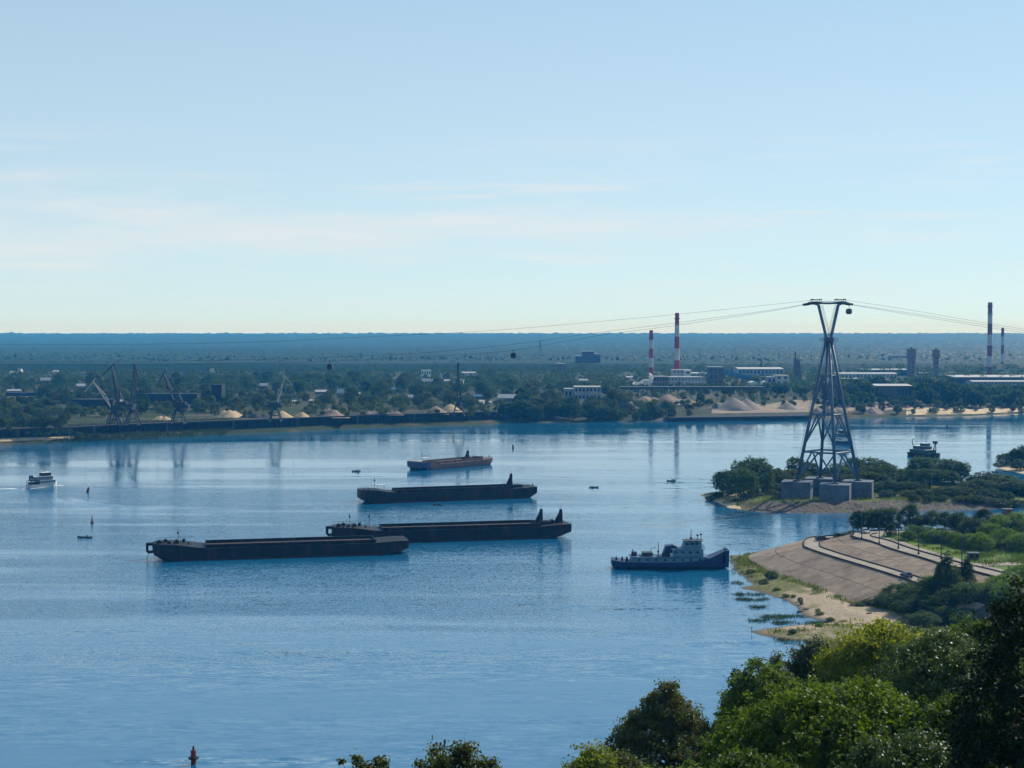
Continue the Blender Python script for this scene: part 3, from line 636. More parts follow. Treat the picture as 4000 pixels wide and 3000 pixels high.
# ================================================================== barges
def heading(a, b_): return math.atan2(b_.y - a.y, b_.x - a.x)
def barge(label, pa, pb, beam_w, deck, mats, hook=True, masts=(), fins=(), bow_lumps=True, bow_rake=6.0, stern_rake=9.0, awning=False, blunt=False, frames=14):
    a, b_ = G(*pa), G(*pb); L = (b_ - a).length
    g = thing('barge', label, 'barge', a, heading(a, b_), 'moored barges'); hb = beam_w / 2
    bowz = deck + 1.7
    stn = [(0, bowz, deck * .45, .55 if not blunt else .9), (2.5, bowz, .1 + deck * .12, .82 if not blunt else .96), (bow_rake, bowz - .1, -.8, .97), (L * .10, bowz - .35, -1.2, 1), (L * .17, deck + .35, -1.2, 1), (L * .22, deck, -1.2, 1),
           (L * .5, deck, -1.2, 1), (L * .86, deck + .1, -1.2, 1), (L - stern_rake, deck + .35, -.9, 1), (L - stern_rake * .45, deck + .6, deck * .12, .99), (L, deck + .6, deck * .42, .93)]
    MB().loft([[(x, hb * k, zd), (x, -hb * k, zd), (x, -hb * k * .98, zk + .6), (x, -hb * k * .8, zk), (x, hb * k * .8, zk), (x, hb * k * .98, zk + .6)] for x, zd, zk, k in stn]).build('hull', mats[0], g)
    MB().b2(L * .22, L * .94, -hb - .12, -hb + .02, deck - .55, deck - .3).build('rubbing_strake', mats[1], g)
    x0, x1 = L * .20, L * .87; w = hb - 1.3; cz = 1.15
    mb = MB(); mb.b2(x0, x1, -w - .12, -w + .12, deck, deck + cz); mb.b2(x0, x1, w - .12, w + .12, deck, deck + cz); mb.b2(x0, x0 + .25, -w, w, deck, deck + cz); mb.b2(x1 - .25, x1, -w, w, deck, deck + cz)
    mb.b2(x0, x1, -w - .3, -w + .2, deck + cz, deck + cz + .12); mb.b2(x0, x1, w - .2, w + .3, deck + cz, deck + cz + .12)
    mb.build('coaming', mats[1], g)
    st_ = MB().b2(-.12, .12, -.5, 0, 0, cz).mesh('stay'); st_.materials.append(mats[1])
    for k in range(frames): add('coaming_stay', st_, None, g, (x0 + (k + .5) * (x1 - x0) / frames, -w - .12, deck))
    MB().b2(x0, x1, -w, w, deck + .02, deck + .2).build('hold_floor', M['hold'], g)
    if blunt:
        e_ = stn[:4]; MB().loft([[(x - .15, hb * k * 1.012, zd - .04), (x - .15, -hb * k * 1.012, zd - .04), (x - .15, -hb * k * 1.0, zk + .6), (x - .15, -hb * k * .8, zk - .1), (x - .15, hb * k * .8, zk - .1), (x - .15, hb * k * 1.0, zk + .6)] for x, zd, zk, k in e_], cap=True).build('dark_bow_panel', M['navy'], g)  # dark navy shell set just proud of the bow; sides stay brown
    # rails at the ends
    for xx0, xx1, zb in ((1.0, L * .16, bowz - .1), (L * .89, L - .4, deck + .6)):
        n = 9
        for s in (-1, 1):
            mb = MB()
            for j in range(n): mb.box((xx0 + (xx1 - xx0) * j / (n - 1), s * hb * .93, zb + .4), (.09, .09, 1.1))
            mb.box(((xx0 + xx1) / 2, s * hb * .93, zb + .92), (xx1 - xx0, .08, .08)); mb.build('railing', M['black'], g)
    bt = [q for q in stn if q[2] < -.5]
    MB().loft([[(x, hb * k * 1.004 + .03, .55), (x, -hb * k * 1.004 - .03, .55), (x, -hb * k * .99 - .03, -.4), (x, hb * k * .99 + .03, -.4)] for x, zd, zk, k in bt]).build('boot_top', M['rust_dark'], g)
    for x in np.linspace(L * .12, L * .9, 12): MB().b2(x - .05, x + .05, -hb - .06, -hb + .05, .5, deck - .35).build('rubbing_rib', mats[0], g)
    if bow_lumps:
        rr = random.Random(int(L * 10))
        for x, y, d_ in ((2.0, -2, 1.5), (4.2, 1.6, 1.2), (5.5, -3.2, 1.0), (8.0, -1.5, 1.3), (10.5, 2.0, .9)):
            mb = MB(); mb.b2(x - d_ * .6, x + d_ * .6, y - d_ * .5, y + d_ * .5, bowz - .4, bowz + .3 + d_ * .35)
            mb.tube([(x, y - d_ * .8, bowz + .35 + d_ * .2), (x, y + d_ * .8, bowz + .35 + d_ * .2)], d_ * .38, 8); mb.build('winch', M['black'], g)
        for x in (1.2, 3.4, 7, 12): MB().tube([(x, -hb * .8, bowz - .3), (x, -hb * .8, bowz + .75)], .28, 8).build('bollard', M['black'], g)
    else:
        for x in (1.2, 3.4, L - 2): MB().tube([(x, -hb * .75, bowz - .6), (x, -hb * .75, bowz + .5)], .28, 8).build('bollard', M['black'], g)
    if hook:
        mb = MB(); y0, y1 = -1.1, 1.1
        mb.b2(-2.6, .4, y0, y1, bowz - .95, bowz); mb.b2(-2.6, -1.75, y0, y1, bowz - 2.9, bowz - .95); mb.prism([(-2.6, bowz - 2.9), (-1.9, bowz - 3.7), (.6, bowz - 3.6), (.6, bowz - 2.9)], y0, y1); mb.b2(-.35, .6, y0, y1, bowz - 2.9, bowz - .95)
        mb.build('coupling_hook', mats[0], g)
        MB().tube([(-1.6, 0, bowz - 3.6), (-2.6, -1, -.8)], .09, 4).build('anchor_chain', M['black'], g)
    else:
        MB().tube([(1.2, 0, deck * .4), (-.8, -1, -.8)], .09, 4).build('anchor_chain', M['black'], g)
    for x, h in masts:
        q = MB().tube([(x, 0, bowz - .5), (x + .05, 0, bowz + h)], .085, 5).build('mast', M['black'], g); MB().lathe([(.1, 0), (.34, .3), (.34, .7), (.1, 1.0)], 8, (x, 0, bowz + h * .6)).build('lantern', M['black'], q)
    if awning:
        mb = MB(); mb.box((L * .085 + 3, 0, bowz + 1.7), (4.6, 3, .18))
        for s in (-1.6, 1.6): mb.box((L * .085 + 3 + s, 0, bowz + .7), (.14, .14, 2))
        mb.build('awning', M['offwhite'], g)
    for x, h in fins:
        q = MB().prism([(x - 2.3, deck + .3), (x + 1.2, deck + .3), (x + 1.0, deck + h), (x + .2, deck + h), (x - .3, deck + h * .72), (x - 1.7, deck + h * .3)], -.6, .6).build('coupling_fin', mats[2], g)
        MB().tube([(x + .6, 0, deck + h), (x + .6, 0, deck + h + 1.6)], .07, 4).build('antenna', M['black'], q)
        MB().b2(x - 3.6, x - 2.5, -1.2, 1.2, deck + .3, deck + 1.9).build('winch', mats[2], g)
    if fins:
        for x in (L * .885, L * .915): MB().b2(x - 1.2, x + 1.2, -2.5, 2.5, deck + .2, deck + 1.5).build('hatch', mats[2], g)
    return g
HB = (M['hull'], M['hull'], M['hull'])
barge('nearest black barge with a square coupling hook at its left end', (600, 2183), (1587, 2152), 14, 4.1, HB, masts=((8.5, 4.6),))
barge('long black barge with two fins at its stern, behind the nearest barge', (1300, 2118), (2216, 2090), 14, 4.5, HB, masts=((6.5, 5.0), (14, 4.6)), fins=((81.5, 6.2), (89.5, 5.9)))
barge('dark barge with one fin and a sharp raked bow, third from the front', (1402, 1963), (2082, 1938), 13.5, 4.6, HB, hook=False, masts=((7.5, 5.6),), fins=((75, 6.8),), bow_lumps=False, awning=True, stern_rake=5)
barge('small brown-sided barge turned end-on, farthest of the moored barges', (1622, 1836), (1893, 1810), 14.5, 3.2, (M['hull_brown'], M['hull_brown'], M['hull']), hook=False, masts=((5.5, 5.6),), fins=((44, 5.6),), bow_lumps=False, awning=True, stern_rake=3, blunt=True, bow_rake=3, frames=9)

# ================================================================== ships
def windows(g, m, spots, w, h, y, t_=.08):
    me = MB().b2(-w / 2, w / 2, -t_, t_, -h / 2, h / 2).mesh('window'); me.materials.append(m)
    for x, z in spots: add('window', me, None, g, (x, y, z))
def rail(mb, pts, h=1.0, post=.06):
    for a, b_ in zip(pts, pts[1:]):
        a, b_ = Vector(a), Vector(b_); n = max(2, int((b_ - a).length / 1.6))
        for j in range(n + 1):
            p = a.lerp(b_, j / n); mb.box((p.x, p.y, p.z + h / 2), (post, post, h))
        for z in (h, h * .55): mb.tube([a + Vector((0, 0, z)), b_ + Vector((0, 0, z))], post * .6, 4)
a, b_ = G(2388, 2216), G(2832, 2216)
tg = thing('push_tug', 'blue-hulled river push tug with pale deckhouse, nosed up to the bank', 'tug', a, heading(a, b_)); L = (b_ - a).length
hb = 4.4
stn = [(0, 3.3, 1.0, .78), (1.2, 3.2, .2, .9), (5, 2.6, -.8, 1), (L * .3, 2.35, -1, 1), (L * .6, 2.45, -1, 1), (L * .76, 2.9, -1, .97), (L * .87, 4.3, -1, .86), (L * .955, 5.9, -.7, .62), (L - .3, 6.6, -.2, .5)]
MB().loft([[(x, hb * k, zd), (x, -hb * k, zd), (x, -hb * k * .97, .9), (x, -hb * k * .85, zk), (x, hb * k * .85, zk), (x, hb * k * .97, .9)] for x, zd, zk, k in stn]).build('hull', M['navy'], tg)
MB().loft([[(x, hb * k + .05, .75), (x, -hb * k - .05, .75), (x, -hb * k * .9 - .05, -.5), (x, hb * k * .9 + .05, -.5)] for x, zd, zk, k in stn[2:-1]]).build('boot_top', M['black'], tg)
for y in (-2.1, 2.1):
    q = MB().prism([(L - .5, .6), (L + .9, .4), (L + 1.1, 6.9), (L - .4, 6.9)], y - .75, y + .75).build('push_post', M['navy'], tg)
MB().b2(6.6, L * .83, -3.5, 3.5, 2.3, 4.35).build('deckhouse', M['paleblue'], tg)
windows(tg, M['glass'], [(9.2 + k * 2.95, 3.35) for k in range(8)], .8, .75, -3.5)
MB().b2(6.2, L * .84, -4.0, 4.0, 4.35, 4.5).build('boat_deck', M['steel'], tg)
MB().b2(L * .53, L * .80, -3.2, 3.2, 4.5, 7.3).build('upper_house', M['paleblue'], tg)
windows(tg, M['glass'], [(L * .53 + 1.2 + k * 2.4, 6.2) for k in range(4)], .95, .8, -3.2)
MB().b2(L * .52, L * .815, -3.5, 3.5, 7.3, 7.45).build('bridge_deck', M['paleblue'], tg)
wh = MB().loft([[(L * .62, 2.6, 7.45), (L * .79, 2.6, 7.45), (L * .79, -2.6, 7.45), (L * .62, -2.6, 7.45)], [(L * .64, 2.4, 10.3), (L * .785, 2.4, 10.3), (L * .785, -2.4, 10.3), (L * .64, -2.4, 10.3)]]).build('wheelhouse', M['paleblue'], tg)
windows(wh, M['glass'], [(L * .66 + k * 1.65, 9.35) for k in range(3)], 1.1, .85, -2.55, .12)
MB().b2(L * .625, L * .80, -2.7, 2.7, 10.3, 10.45).build('roof', M['steel_dark'], wh)
f = MB().prism([(L * .445, 4.5), (L * .52, 4.5), (L * .575, 6.9), (L * .575, 8.1), (L * .54, 8.8), (L * .475, 8.3)], -1.9, 1.9).build('funnel', M['navy'], tg)
MB().b2(10.5, 14, -2, 2, 4.5, 5.9).build('engine_hatch', M['steel_dark'], tg)
MB().tube([(13.2, -1, 5.8), (13.3, -1, 7.0), (14, -1, 7.6), (15, -1, 7.7)], .1, 5).build('davit', M['steel_dark'], tg)
q = MB().tube([(16, 0, 4.5), (16.05, 0, 9.6)], [.18, .08], 6).build('mast', M['steel_dark'], tg); MB().box((16, 0, 6.0), (.7, .7, .5)).build('lamp', M['black'], q)
q = MB().tube([(L * .70, 0, 10.4), (L * .70, 0, 14.6)], [.16, .07], 6).build('mast', M['black'], tg)
MB().box((L * .70, 0, 13.2), (.12, 1.6, .12)).box((L * .70, 0, 12.4), (1.1, .12, .12)).box((L * .70, 0, 11.2), (.9, .9, .5)).build('yard', M['black'], q)
for x, h in ((L * .755, 12.4), (L * .785, 12.7)):
    q = MB().tube([(x, -.8, 10.4), (x, -.8, h)], .08, 5).build('antenna', M['black'], tg); MB().lathe([(.05, -.5), (.42, -.2), (.42, .2), (.05, .5)], 8, (x, -.8, h)).build('radar_dome', M['steel_dark'], q)
for x in (17.6, 19.4, 21): MB().lathe([(.35, 0), (.35, .9), (.55, 1.0), (.45, 1.35), (.05, 1.4)], 8, (x, -1.6, 4.5)).build('vent', M['steel_dark'], tg)
MB().b2(19.8, 20.6, -3.3, -3.0, 4.6, 5.9).build('life_raft_locker', M['white'], tg)
for pts in ([(6.4, -3.9, 4.5), (L * .52, -3.9, 4.5)], [(L * .52, -3.4, 7.45), (L * .81, -3.4, 7.45), (L * .81, 3.4, 7.45)], [(.5, -3.2, 3.2), (6, -4.2, 2.5)], [(L * .64, -2.5, 10.45), (L * .79, -2.5, 10.45)], [(L * .9, -2.6, 5.4), (L, -2, 6.8), (L, 2, 6.8)]):
    mb = MB(); rail(mb, pts); mb.build('railing', M['steel_dark'], tg)
for x in (1.6, 3.6, 5.2): MB().tube([(x, -1.5, 2.6), (x, -1.5, 4.3)], [.45, .3], 8).build('capstan', M['black'], tg)
q = MB().b2(6.9, 8.6, -1.4, 1.4, 4.5, 6.0).build('stern_winch', M['steel_dark'], tg); MB().tube([(7.2, -1.2, 6.0), (7.2, -1.2, 7.2)], .15, 6).build('post', M['black'], q)
tg.scale = (1, 1, .9)
# gangway
p0 = tg.matrix_basis @ Vector((L + .6, 0, 3.4)); p1 = G(2884, 2203, .7)
mb = MB(); d_ = (p1 - p0); s_ = Vector((-d_.y, d_.x, 0)).normalized() * .4
mb.loft([[p0 + s_, p0 - s_, p0 - s_ + Vector((0, 0, -.15)), p0 + s_ + Vector((0, 0, -.15))], [p1 + s_, p1 - s_, p1 - s_ + Vector((0, 0, -.15)), p1 + s_ + Vector((0, 0, -.15))]])
tag(mb.build('gangplank', M['white']), 'pale gangplank sloping from the tug bow to the bank', 'gangplank')

def ship(name, label, loc, rz, L, B, hullm, decks, cat='ship', hd=2.0, bow=.2):
    g = thing(name, label, cat, loc, rz); hb = B / 2
    stn = [(0, hd, 0, .85), (L * .06, hd, -.8, 1), (L * (1 - bow), hd + .1, -.8, 1), (L * (1 - bow * .45), hd + .5, -.8, .68), (L, hd + .9, .3, .12)]
    MB().loft([[(x - L / 2, hb * k, zd), (x - L / 2, -hb * k, zd), (x - L / 2, -hb * k * .85, zk), (x - L / 2, hb * k * .85, zk)] for x, zd, zk, k in stn]).build('hull', hullm, g)
    z = hd
    for i, (x0, x1, w, h, m, win) in enumerate(decks):
        d_ = MB().b2(x0 * L - L / 2, x1 * L - L / 2, -w / 2, w / 2, z, z + h).build(('main_deckhouse', 'upper_deckhouse', 'wheelhouse')[i], m, g)
        MB().b2(x0 * L - L / 2 - .4, x1 * L - L / 2 + .4, -w / 2 - .4, w / 2 + .4, z + h, z + h + .12).build('roof', M['offwhite'], d_)
        n = win
        for s in (-1, 1): windows(d_, M['glass'], [(L * (x0 + (x1 - x0) * (k + .5) / n) - L / 2, z + h * .58) for k in range(n)], (x1 - x0) * L / n * .62, h * .42, s * w / 2)
        z += h + .12
    return g, z
p = G(166, 1902); g, z = ship('passenger_boat', 'white two-deck passenger boat trailing a wake near the left edge', p, R(48), 16.5, 5.6, M['offwhite'], [(.34, .86, 5.4, 1.9, M['offwhite'], 6), (.2, .78, 5.0, 1.8, M['steel'], 7), (.46, .74, 3.8, 1.8, M['steel_dark'], 3)], 'boat', 1.7)
mb = MB(); rail(mb, [(-7.4, 2.6, 3.95), (-7.4, -2.6, 3.95), (5.6, -2.6, 3.95)], .9); mb.build('railing', M['white'], g)
q = MB().tube([(1.5, 0, z), (1.3, 0, z + 2.6)], .1, 5).build('mast', M['steel_dark'], g); MB().box((1.4, 0, z + 1.6), (.1, 1.5, .1)).build('yard', M['steel_dark'], q)
mb = MB()
for x_ in (-7.6, -5.4, -3.4):
    for y_ in (-2.3, 2.3): mb.box((x_, y_, 2.6), (.16, .16, 1.9))
mb.b2(-7.9, -2.7, -2.5, 2.5, 3.55, 3.7); mb.b2(-7.2, -3.4, -1.9, 1.9, 1.7, 2.9); mb.build('stern_shade_box', M['steel_dark'], g)  # dark frame and box added: shade on the stern put into their colour
MB().b2(-7.2, -5.9, -1, 1, 3.7, 6.4).build('funnel', M['navy'], g)
# wake foam behind and at the bow, and the wave ridges it throws
mb = MB(); dx, dy = math.cos(R(38)), math.sin(R(38)); rr = random.Random(4)
def foam_strip(pts, w0, w1):
    row = [[], []]
    for i, q in enumerate(pts):
        f = i / (len(pts) - 1); w = (w0 + (w1 - w0) * f) * (.7 + .6 * rr.random()); row[0].append((q[0], q[1] - w, .06)); row[1].append((q[0], q[1] + w, .06))
    mb.loft(row, closed=False)
foam_strip([(p.x - 6 - k * 1.6, p.y - 9.2 - k * .12 + rr.uniform(-.4, .4), 0) for k in range(16)], 2.4, .5)
foam_strip([(p.x + 6 + k * .7, p.y + 7.5 - k * .5, 0) for k in range(6)], 1.4, .3); foam_strip([(p.x - 3 + k * .95, p.y - 10.5 + k * 1.65, 0) for k in range(11)], .9, 1.1)
fo = mb.build('wake_foam', M['foam']); tag(fo, 'white foam of the wake round the passenger boat', 'foam', kind='stuff')
mb = MB()
def ripple(P, h, w):
    P = catmull(P, 40); T = np.gradient(P, axis=0); T /= np.linalg.norm(T, axis=1)[:, None]; Nn = np.stack([-T[:, 1], T[:, 0]], 1); rows = []
    for s, z in ((-1, -.02), (-.6, .25), (0, 1), (.6, .25), (1, -.02)):
        rows.append([(P[i][0] + Nn[i][0] * s * w, P[i][1] + Nn[i][1] * s * w, .005 + z * h * math.sin(math.pi * (i + .3) / 40.3)) for i in range(40)])
    mb.loft(rows, closed=False)
ripple([tuple(G(*q))[:2] for q in ((185, 1918), (215, 1945), (270, 1965), (350, 1978), (460, 1983))], .32, 2.2); ripple([tuple(G(*q))[:2] for q in ((225, 1925), (290, 1950), (380, 1968), (520, 1978), (700, 1976))], .35, 2.4)
ripple([tuple(G(*q))[:2] for q in ((118, 1906), (40, 1915), (-80, 1928))], .3, 1.6); ripple([tuple(G(*q))[:2] for q in ((118, 1904), (30, 1908), (-90, 1910))], .25, 1.5)
struct(mb.build('wake_waves', M['water'], smooth=True))

p = G(3612, 1783); g, z = ship('dredger', 'dark dredger with a long boom in the channel behind the island', p, R(-62), 24, 9.5, M['hull'], [(.1, .74, 8, 2.3, M['green_hull'], 6), (.2, .62, 6.6, 2.0, M['steel_dark'], 5), (.42, .60, 4.6, 1.8, M['green_hull'], 3)], 'dredger', 2.2, .12)
MB().tube([(5, 2.5, 5.0), (-2, 12.5, 5.4)], .28, 6).build('boom', M['steel_dark'], g); MB().tube([(-7, -3, 6), (-8, -3.4, 9), (-7, -3.2, 11.5)], .3, 6).build('funnel', M['black'], g)
q = MB().tube([(1, 0, z), (1, 0, z + 4)], .09, 5).build('mast', M['black'], g); MB().box((1, 0, z + 2.5), (.1, 1.6, .1)).build('yard', M['black'], q)
q = MB().tube([(8.5, 1.5, 2), (7.5, 2.2, 9.4)], .3, 6).tube([(8.5, -1.5, 2), (7.5, 2.0, 9.4)], .3, 6).build('crane_frame', M['steel_dark'], g); MB().box((7.2, 2.0, 9.4), (2.2, 2.2, 1.6)).build('pulley_block', M['black'], q)
p = G(3293, 1733); g, z = ship('workboat', 'blue and white workboat seen through the legs of the tower', p, R(-72), 21, 8, M['navy'], [(.1, .72, 6.6, 2.6, M['white'], 5), (.2, .66, 5.8, 2.5, M['steel'], 4), (.4, .62, 4.2, 2.3, M['steel_dark'], 3)], 'boat', 2.0, .18)
q = MB().tube([(0, 0, z), (0, 0, z + 3.2)], .1, 5).build('mast', M['black'], g); MB().box((0, 0, z + 1.8), (.1, 1.6, .1)).build('yard', M['black'], q); MB().b2(-6, -4.5, -1, 1, 7, 9.2).build('funnel', M['navy'], g)

# ================================================================== people (one skinned body each)
def person(label, loc, rz, pose, shirt, trousers, s=1.0):
    if pose == 'stand':
        V = [(0, 0, .95), (0, .01, 1.2), (0, .02, 1.42), (0, .02, 1.52), (0, .03, 1.64), (0, .03, 1.74), (.09, 0, .9), (.11, .02, .5), (.12, 0, .08), (.12, .14, .03), (-.09, 0, .9), (-.12, -.02, .5), (-.14, -.04, .08), (-.14, .1, .03), (.2, .02, 1.4), (.26, .06, 1.12), (.2, .26, 1.05), (-.2, .02, 1.4), (-.27, .05, 1.12), (-.16, .27, 1.08)]
        rad = [.15, .14, .15, .06, .10, .09, .09, .065, .045, .04, .09, .065, .045, .04, .06, .045, .035, .06, .045, .035]
    else:
        V = [(0, 0, .12), (0, .02, .38), (0, .05, .6), (0, .06, .7), (0, .07, .82), (0, .07, .92), (.1, .05, .12), (.13, .42, .3), (.13, .5, .02), (.13, .62, .0), (-.1, .05, .12), (-.13, .42, .3), (-.13, .5, .02), (-.13, .62, 0), (.2, .05, .58), (.25, .16, .36), (.16, .38, .36), (-.2, .05, .58), (-.25, .16, .36), (-.16, .38, .36)]
        rad = [.16, .15, .15, .06, .10, .09, .09, .07, .05, .04, .09, .07, .05, .04, .06, .045, .035, .06, .045, .035]
    E = [(0, 1), (1, 2), (2, 3), (3, 4), (4, 5), (0, 6), (6, 7), (7, 8), (8, 9), (0, 10), (10, 11), (11, 12), (12, 13), (2, 14), (14, 15), (15, 16), (2, 17), (17, 18), (18, 19)]
    me = bpy.data.meshes.new('person'); me.from_pydata(V, E, []); o = bpy.data.objects.new('person', me); col.objects.link(o)
    o.modifiers.new('skin', 'SKIN'); o.modifiers.new('sub', 'SUBSURF').render_levels = 1
    for i, r in enumerate(rad): me.skin_vertices[0].data[i].radius = (r, r)
    me.skin_vertices[0].data[0].use_root = True
    t = NT('person_' + shirt); tcn = t.n('ShaderNodeTexCoord'); s_ = t.n('ShaderNodeSeparateXYZ'); t.l(tcn.outputs['Object'], s_.inputs[0]); k0, k1 = (.95, 1.5) if pose == 'stand' else (.2, .7)
    cols = {'red': (.3, .05, .04), 'dark': (.03, .035, .045), 'grey': (.2, .2, .2), 'blue': (.05, .09, .2)}
    c = t.mix(t.rng(s_.outputs[2], k0, k0 + .02), cols[trousers], cols[shirt]); c = t.mix(t.rng(s_.outputs[2], k1, k1 + .02), c, (.42, .26, .19)); c = t.mix(t.rng(s_.outputs[2], k1 + .2, k1 + .22), c, (.05, .035, .025))
    b = t.bsdf(c, .8); t.l(b.outputs[0], t.out.inputs[0]); me.materials.append(t.m)
    o.location = loc; o.rotation_euler = (0, 0, rz); o.scale = (s,) * 3; tag(o, label, 'person'); return o
p = G(2937, 2470, .1); p.z = max(.05, beachZ(p.x, p.y) - .02); person('person in dark clothes standing fishing at the tip of the mud spit', p, R(80), 'stand', 'dark', 'dark')
tag(MB().tube([p + Vector((-.25, .1, 1.05)), p + Vector((-2.6, .4, 2.1))], [.035, .015], 4).build('fishing_rod', M['black']), 'thin fishing rod held out over the water from the mud spit', 'rod')
p = G(2887, 2189, .5); p.z = beachZ(p.x, p.y); person('person standing on the bank just beside the tug bow', p, R(120), 'stand', 'blue', 'dark')
p = G(2856, 2184, .1); p.z = max(.02, beachZ(p.x, p.y)); person('smaller dark figure at the waterline under the tug bow', p, R(200), 'stand', 'dark', 'dark', .92)

def rowboat(label, u, v, rz, L, plabel, big=False, m='boat_grey'):
    p = G(u, v); g = thing('rowing_boat' if not big else 'motor_boat', label, 'boat', p, rz, 'small boats on the river'); hb = .75 if not big else 1.0
    stn = [(-L / 2, .55, .1, .75), (-L * .3, .5, -.15, 1), (L * .15, .52, -.15, 1), (L * .36, .62, -.1, .62), (L / 2, .8, .2, .06)]
    MB().loft([[(x, hb * k, zd), (x, hb * k * .85, zd), (x, hb * k * .6, zk + .12), (x, -hb * k * .6, zk + .12), (x, -hb * k * .85, zd), (x, -hb * k, zd), (x, -hb * k * .7, zk), (x, hb * k * .7, zk)] for x, zd, zk, k in stn]).build('hull', M[m], g)
    for x in (-L * .22, L * .1): MB().box((x, 0, .34), (.3, hb * 1.5, .06)).build('bench', M['wall_wood'], g)
    if big: MB().b2(L * .02, L * .3, -.7, .7, .5, 1.35).build('cabin', M['offwhite'], g); MB().box((-L / 2 - .2, 0, .5), (.4, .4, .9)).build('outboard_motor', M['black'], g)
    if plabel: person(plabel, p + Vector((math.cos(rz) * -L * .2, math.sin(rz) * -L * .2, .28)), rz - R(90), 'sit', 'dark', 'dark', 1.25)
rowboat('small dark motor boat left of the brown-sided barge', 1393, 1842, R(10), 4.6, 'person seated in the motor boat left of the brown-sided barge', True)
rowboat('small rowing boat between the two middle barges', 1708, 1974, R(175), 4.4, 'person seated in the rowing boat between the middle barges')
rowboat('small rowing boat right of the sharp-bowed barge stern', 2320, 1905, R(5), 5.0, 'person seated in the rowing boat right of the sharp-bowed barge')
rowboat('little red-brown boat on open water left of the island', 2624, 1880, R(15), 4.8, None, True, 'rust')
rowboat('small rowing boat left of the nearest barge', 331, 2101, R(178), 6.0, 'person seated in the rowing boat left of the nearest barge')
rowboat('small boat by the wooded spit, upper of the two', 3889, 1845, R(160), 4.4, 'person seated in the upper boat by the wooded spit')
rowboat('small boat by the wooded spit, lower of the two', 3892, 1857, R(170), 4.6, None)

def buoy(label, u, v, kind, s=1.0, tilt=0.0):
    p = G(u, v); g = thing('buoy', label, 'buoy', p, 0, 'river buoys'); g.rotation_euler = (0, R(tilt), 0); g.scale = (s,) * 3
    if kind == 'can':
        MB().lathe([(.5, -.5), (.52, 2.5), (.5, 2.6)], 12).build('body', M['buoy_red'], g); MB().lathe([(.5, .95), (1.0, .98), (1.0, 1.25), (.5, 1.3)], 12).build('float_collar', M['black'], g)
        MB().lathe([(.3, 2.6), (.16, 2.9), (.22, 3.0), (.2, 3.2), (.03, 3.4), (.03, 3.6)], 8).build('lantern', M['black'], g)
    elif kind == 'spar':
        MB().lathe([(.75, -.5), (.8, .5), (.6, .8), (.42, 1.2), (.16, 3.6), (.05, 4.0)], 10).build('body', M['buoy_red'], g); MB().lathe([(.75, -.1), (1.0, 0), (1.0, .35), (.75, .42)], 10).build('float_collar', M['black'], g)
    else:
        MB().lathe([(.9, -.4), (.95, .4), (.7, .7), (.6, 2.6), (.5, 2.7)], 10).build('body', M['black'], g); MB().lathe([(.25, 2.7), (.25, 3.2), (.03, 3.4)], 8).build('lantern', M['buoy_red'], g)
buoy('rust-red can buoy at the bottom edge of the photo', 756, 2984, 'can', 1.0)
buoy('pointed spar buoy left of the barges, near the rowing boat', 360, 2042, 'spar', .8)
buoy('leaning barrel buoy right of the white passenger boat', 342, 1922, 'barrel', .8, 14)
buoy('small red buoy up-river of the brown-sided barge', 2004, 1751, 'barrel', .85, 0)
buoy('tiny dark buoy near the far shore, right of the tower', 3700, 1668, 'barrel', .75, 0)

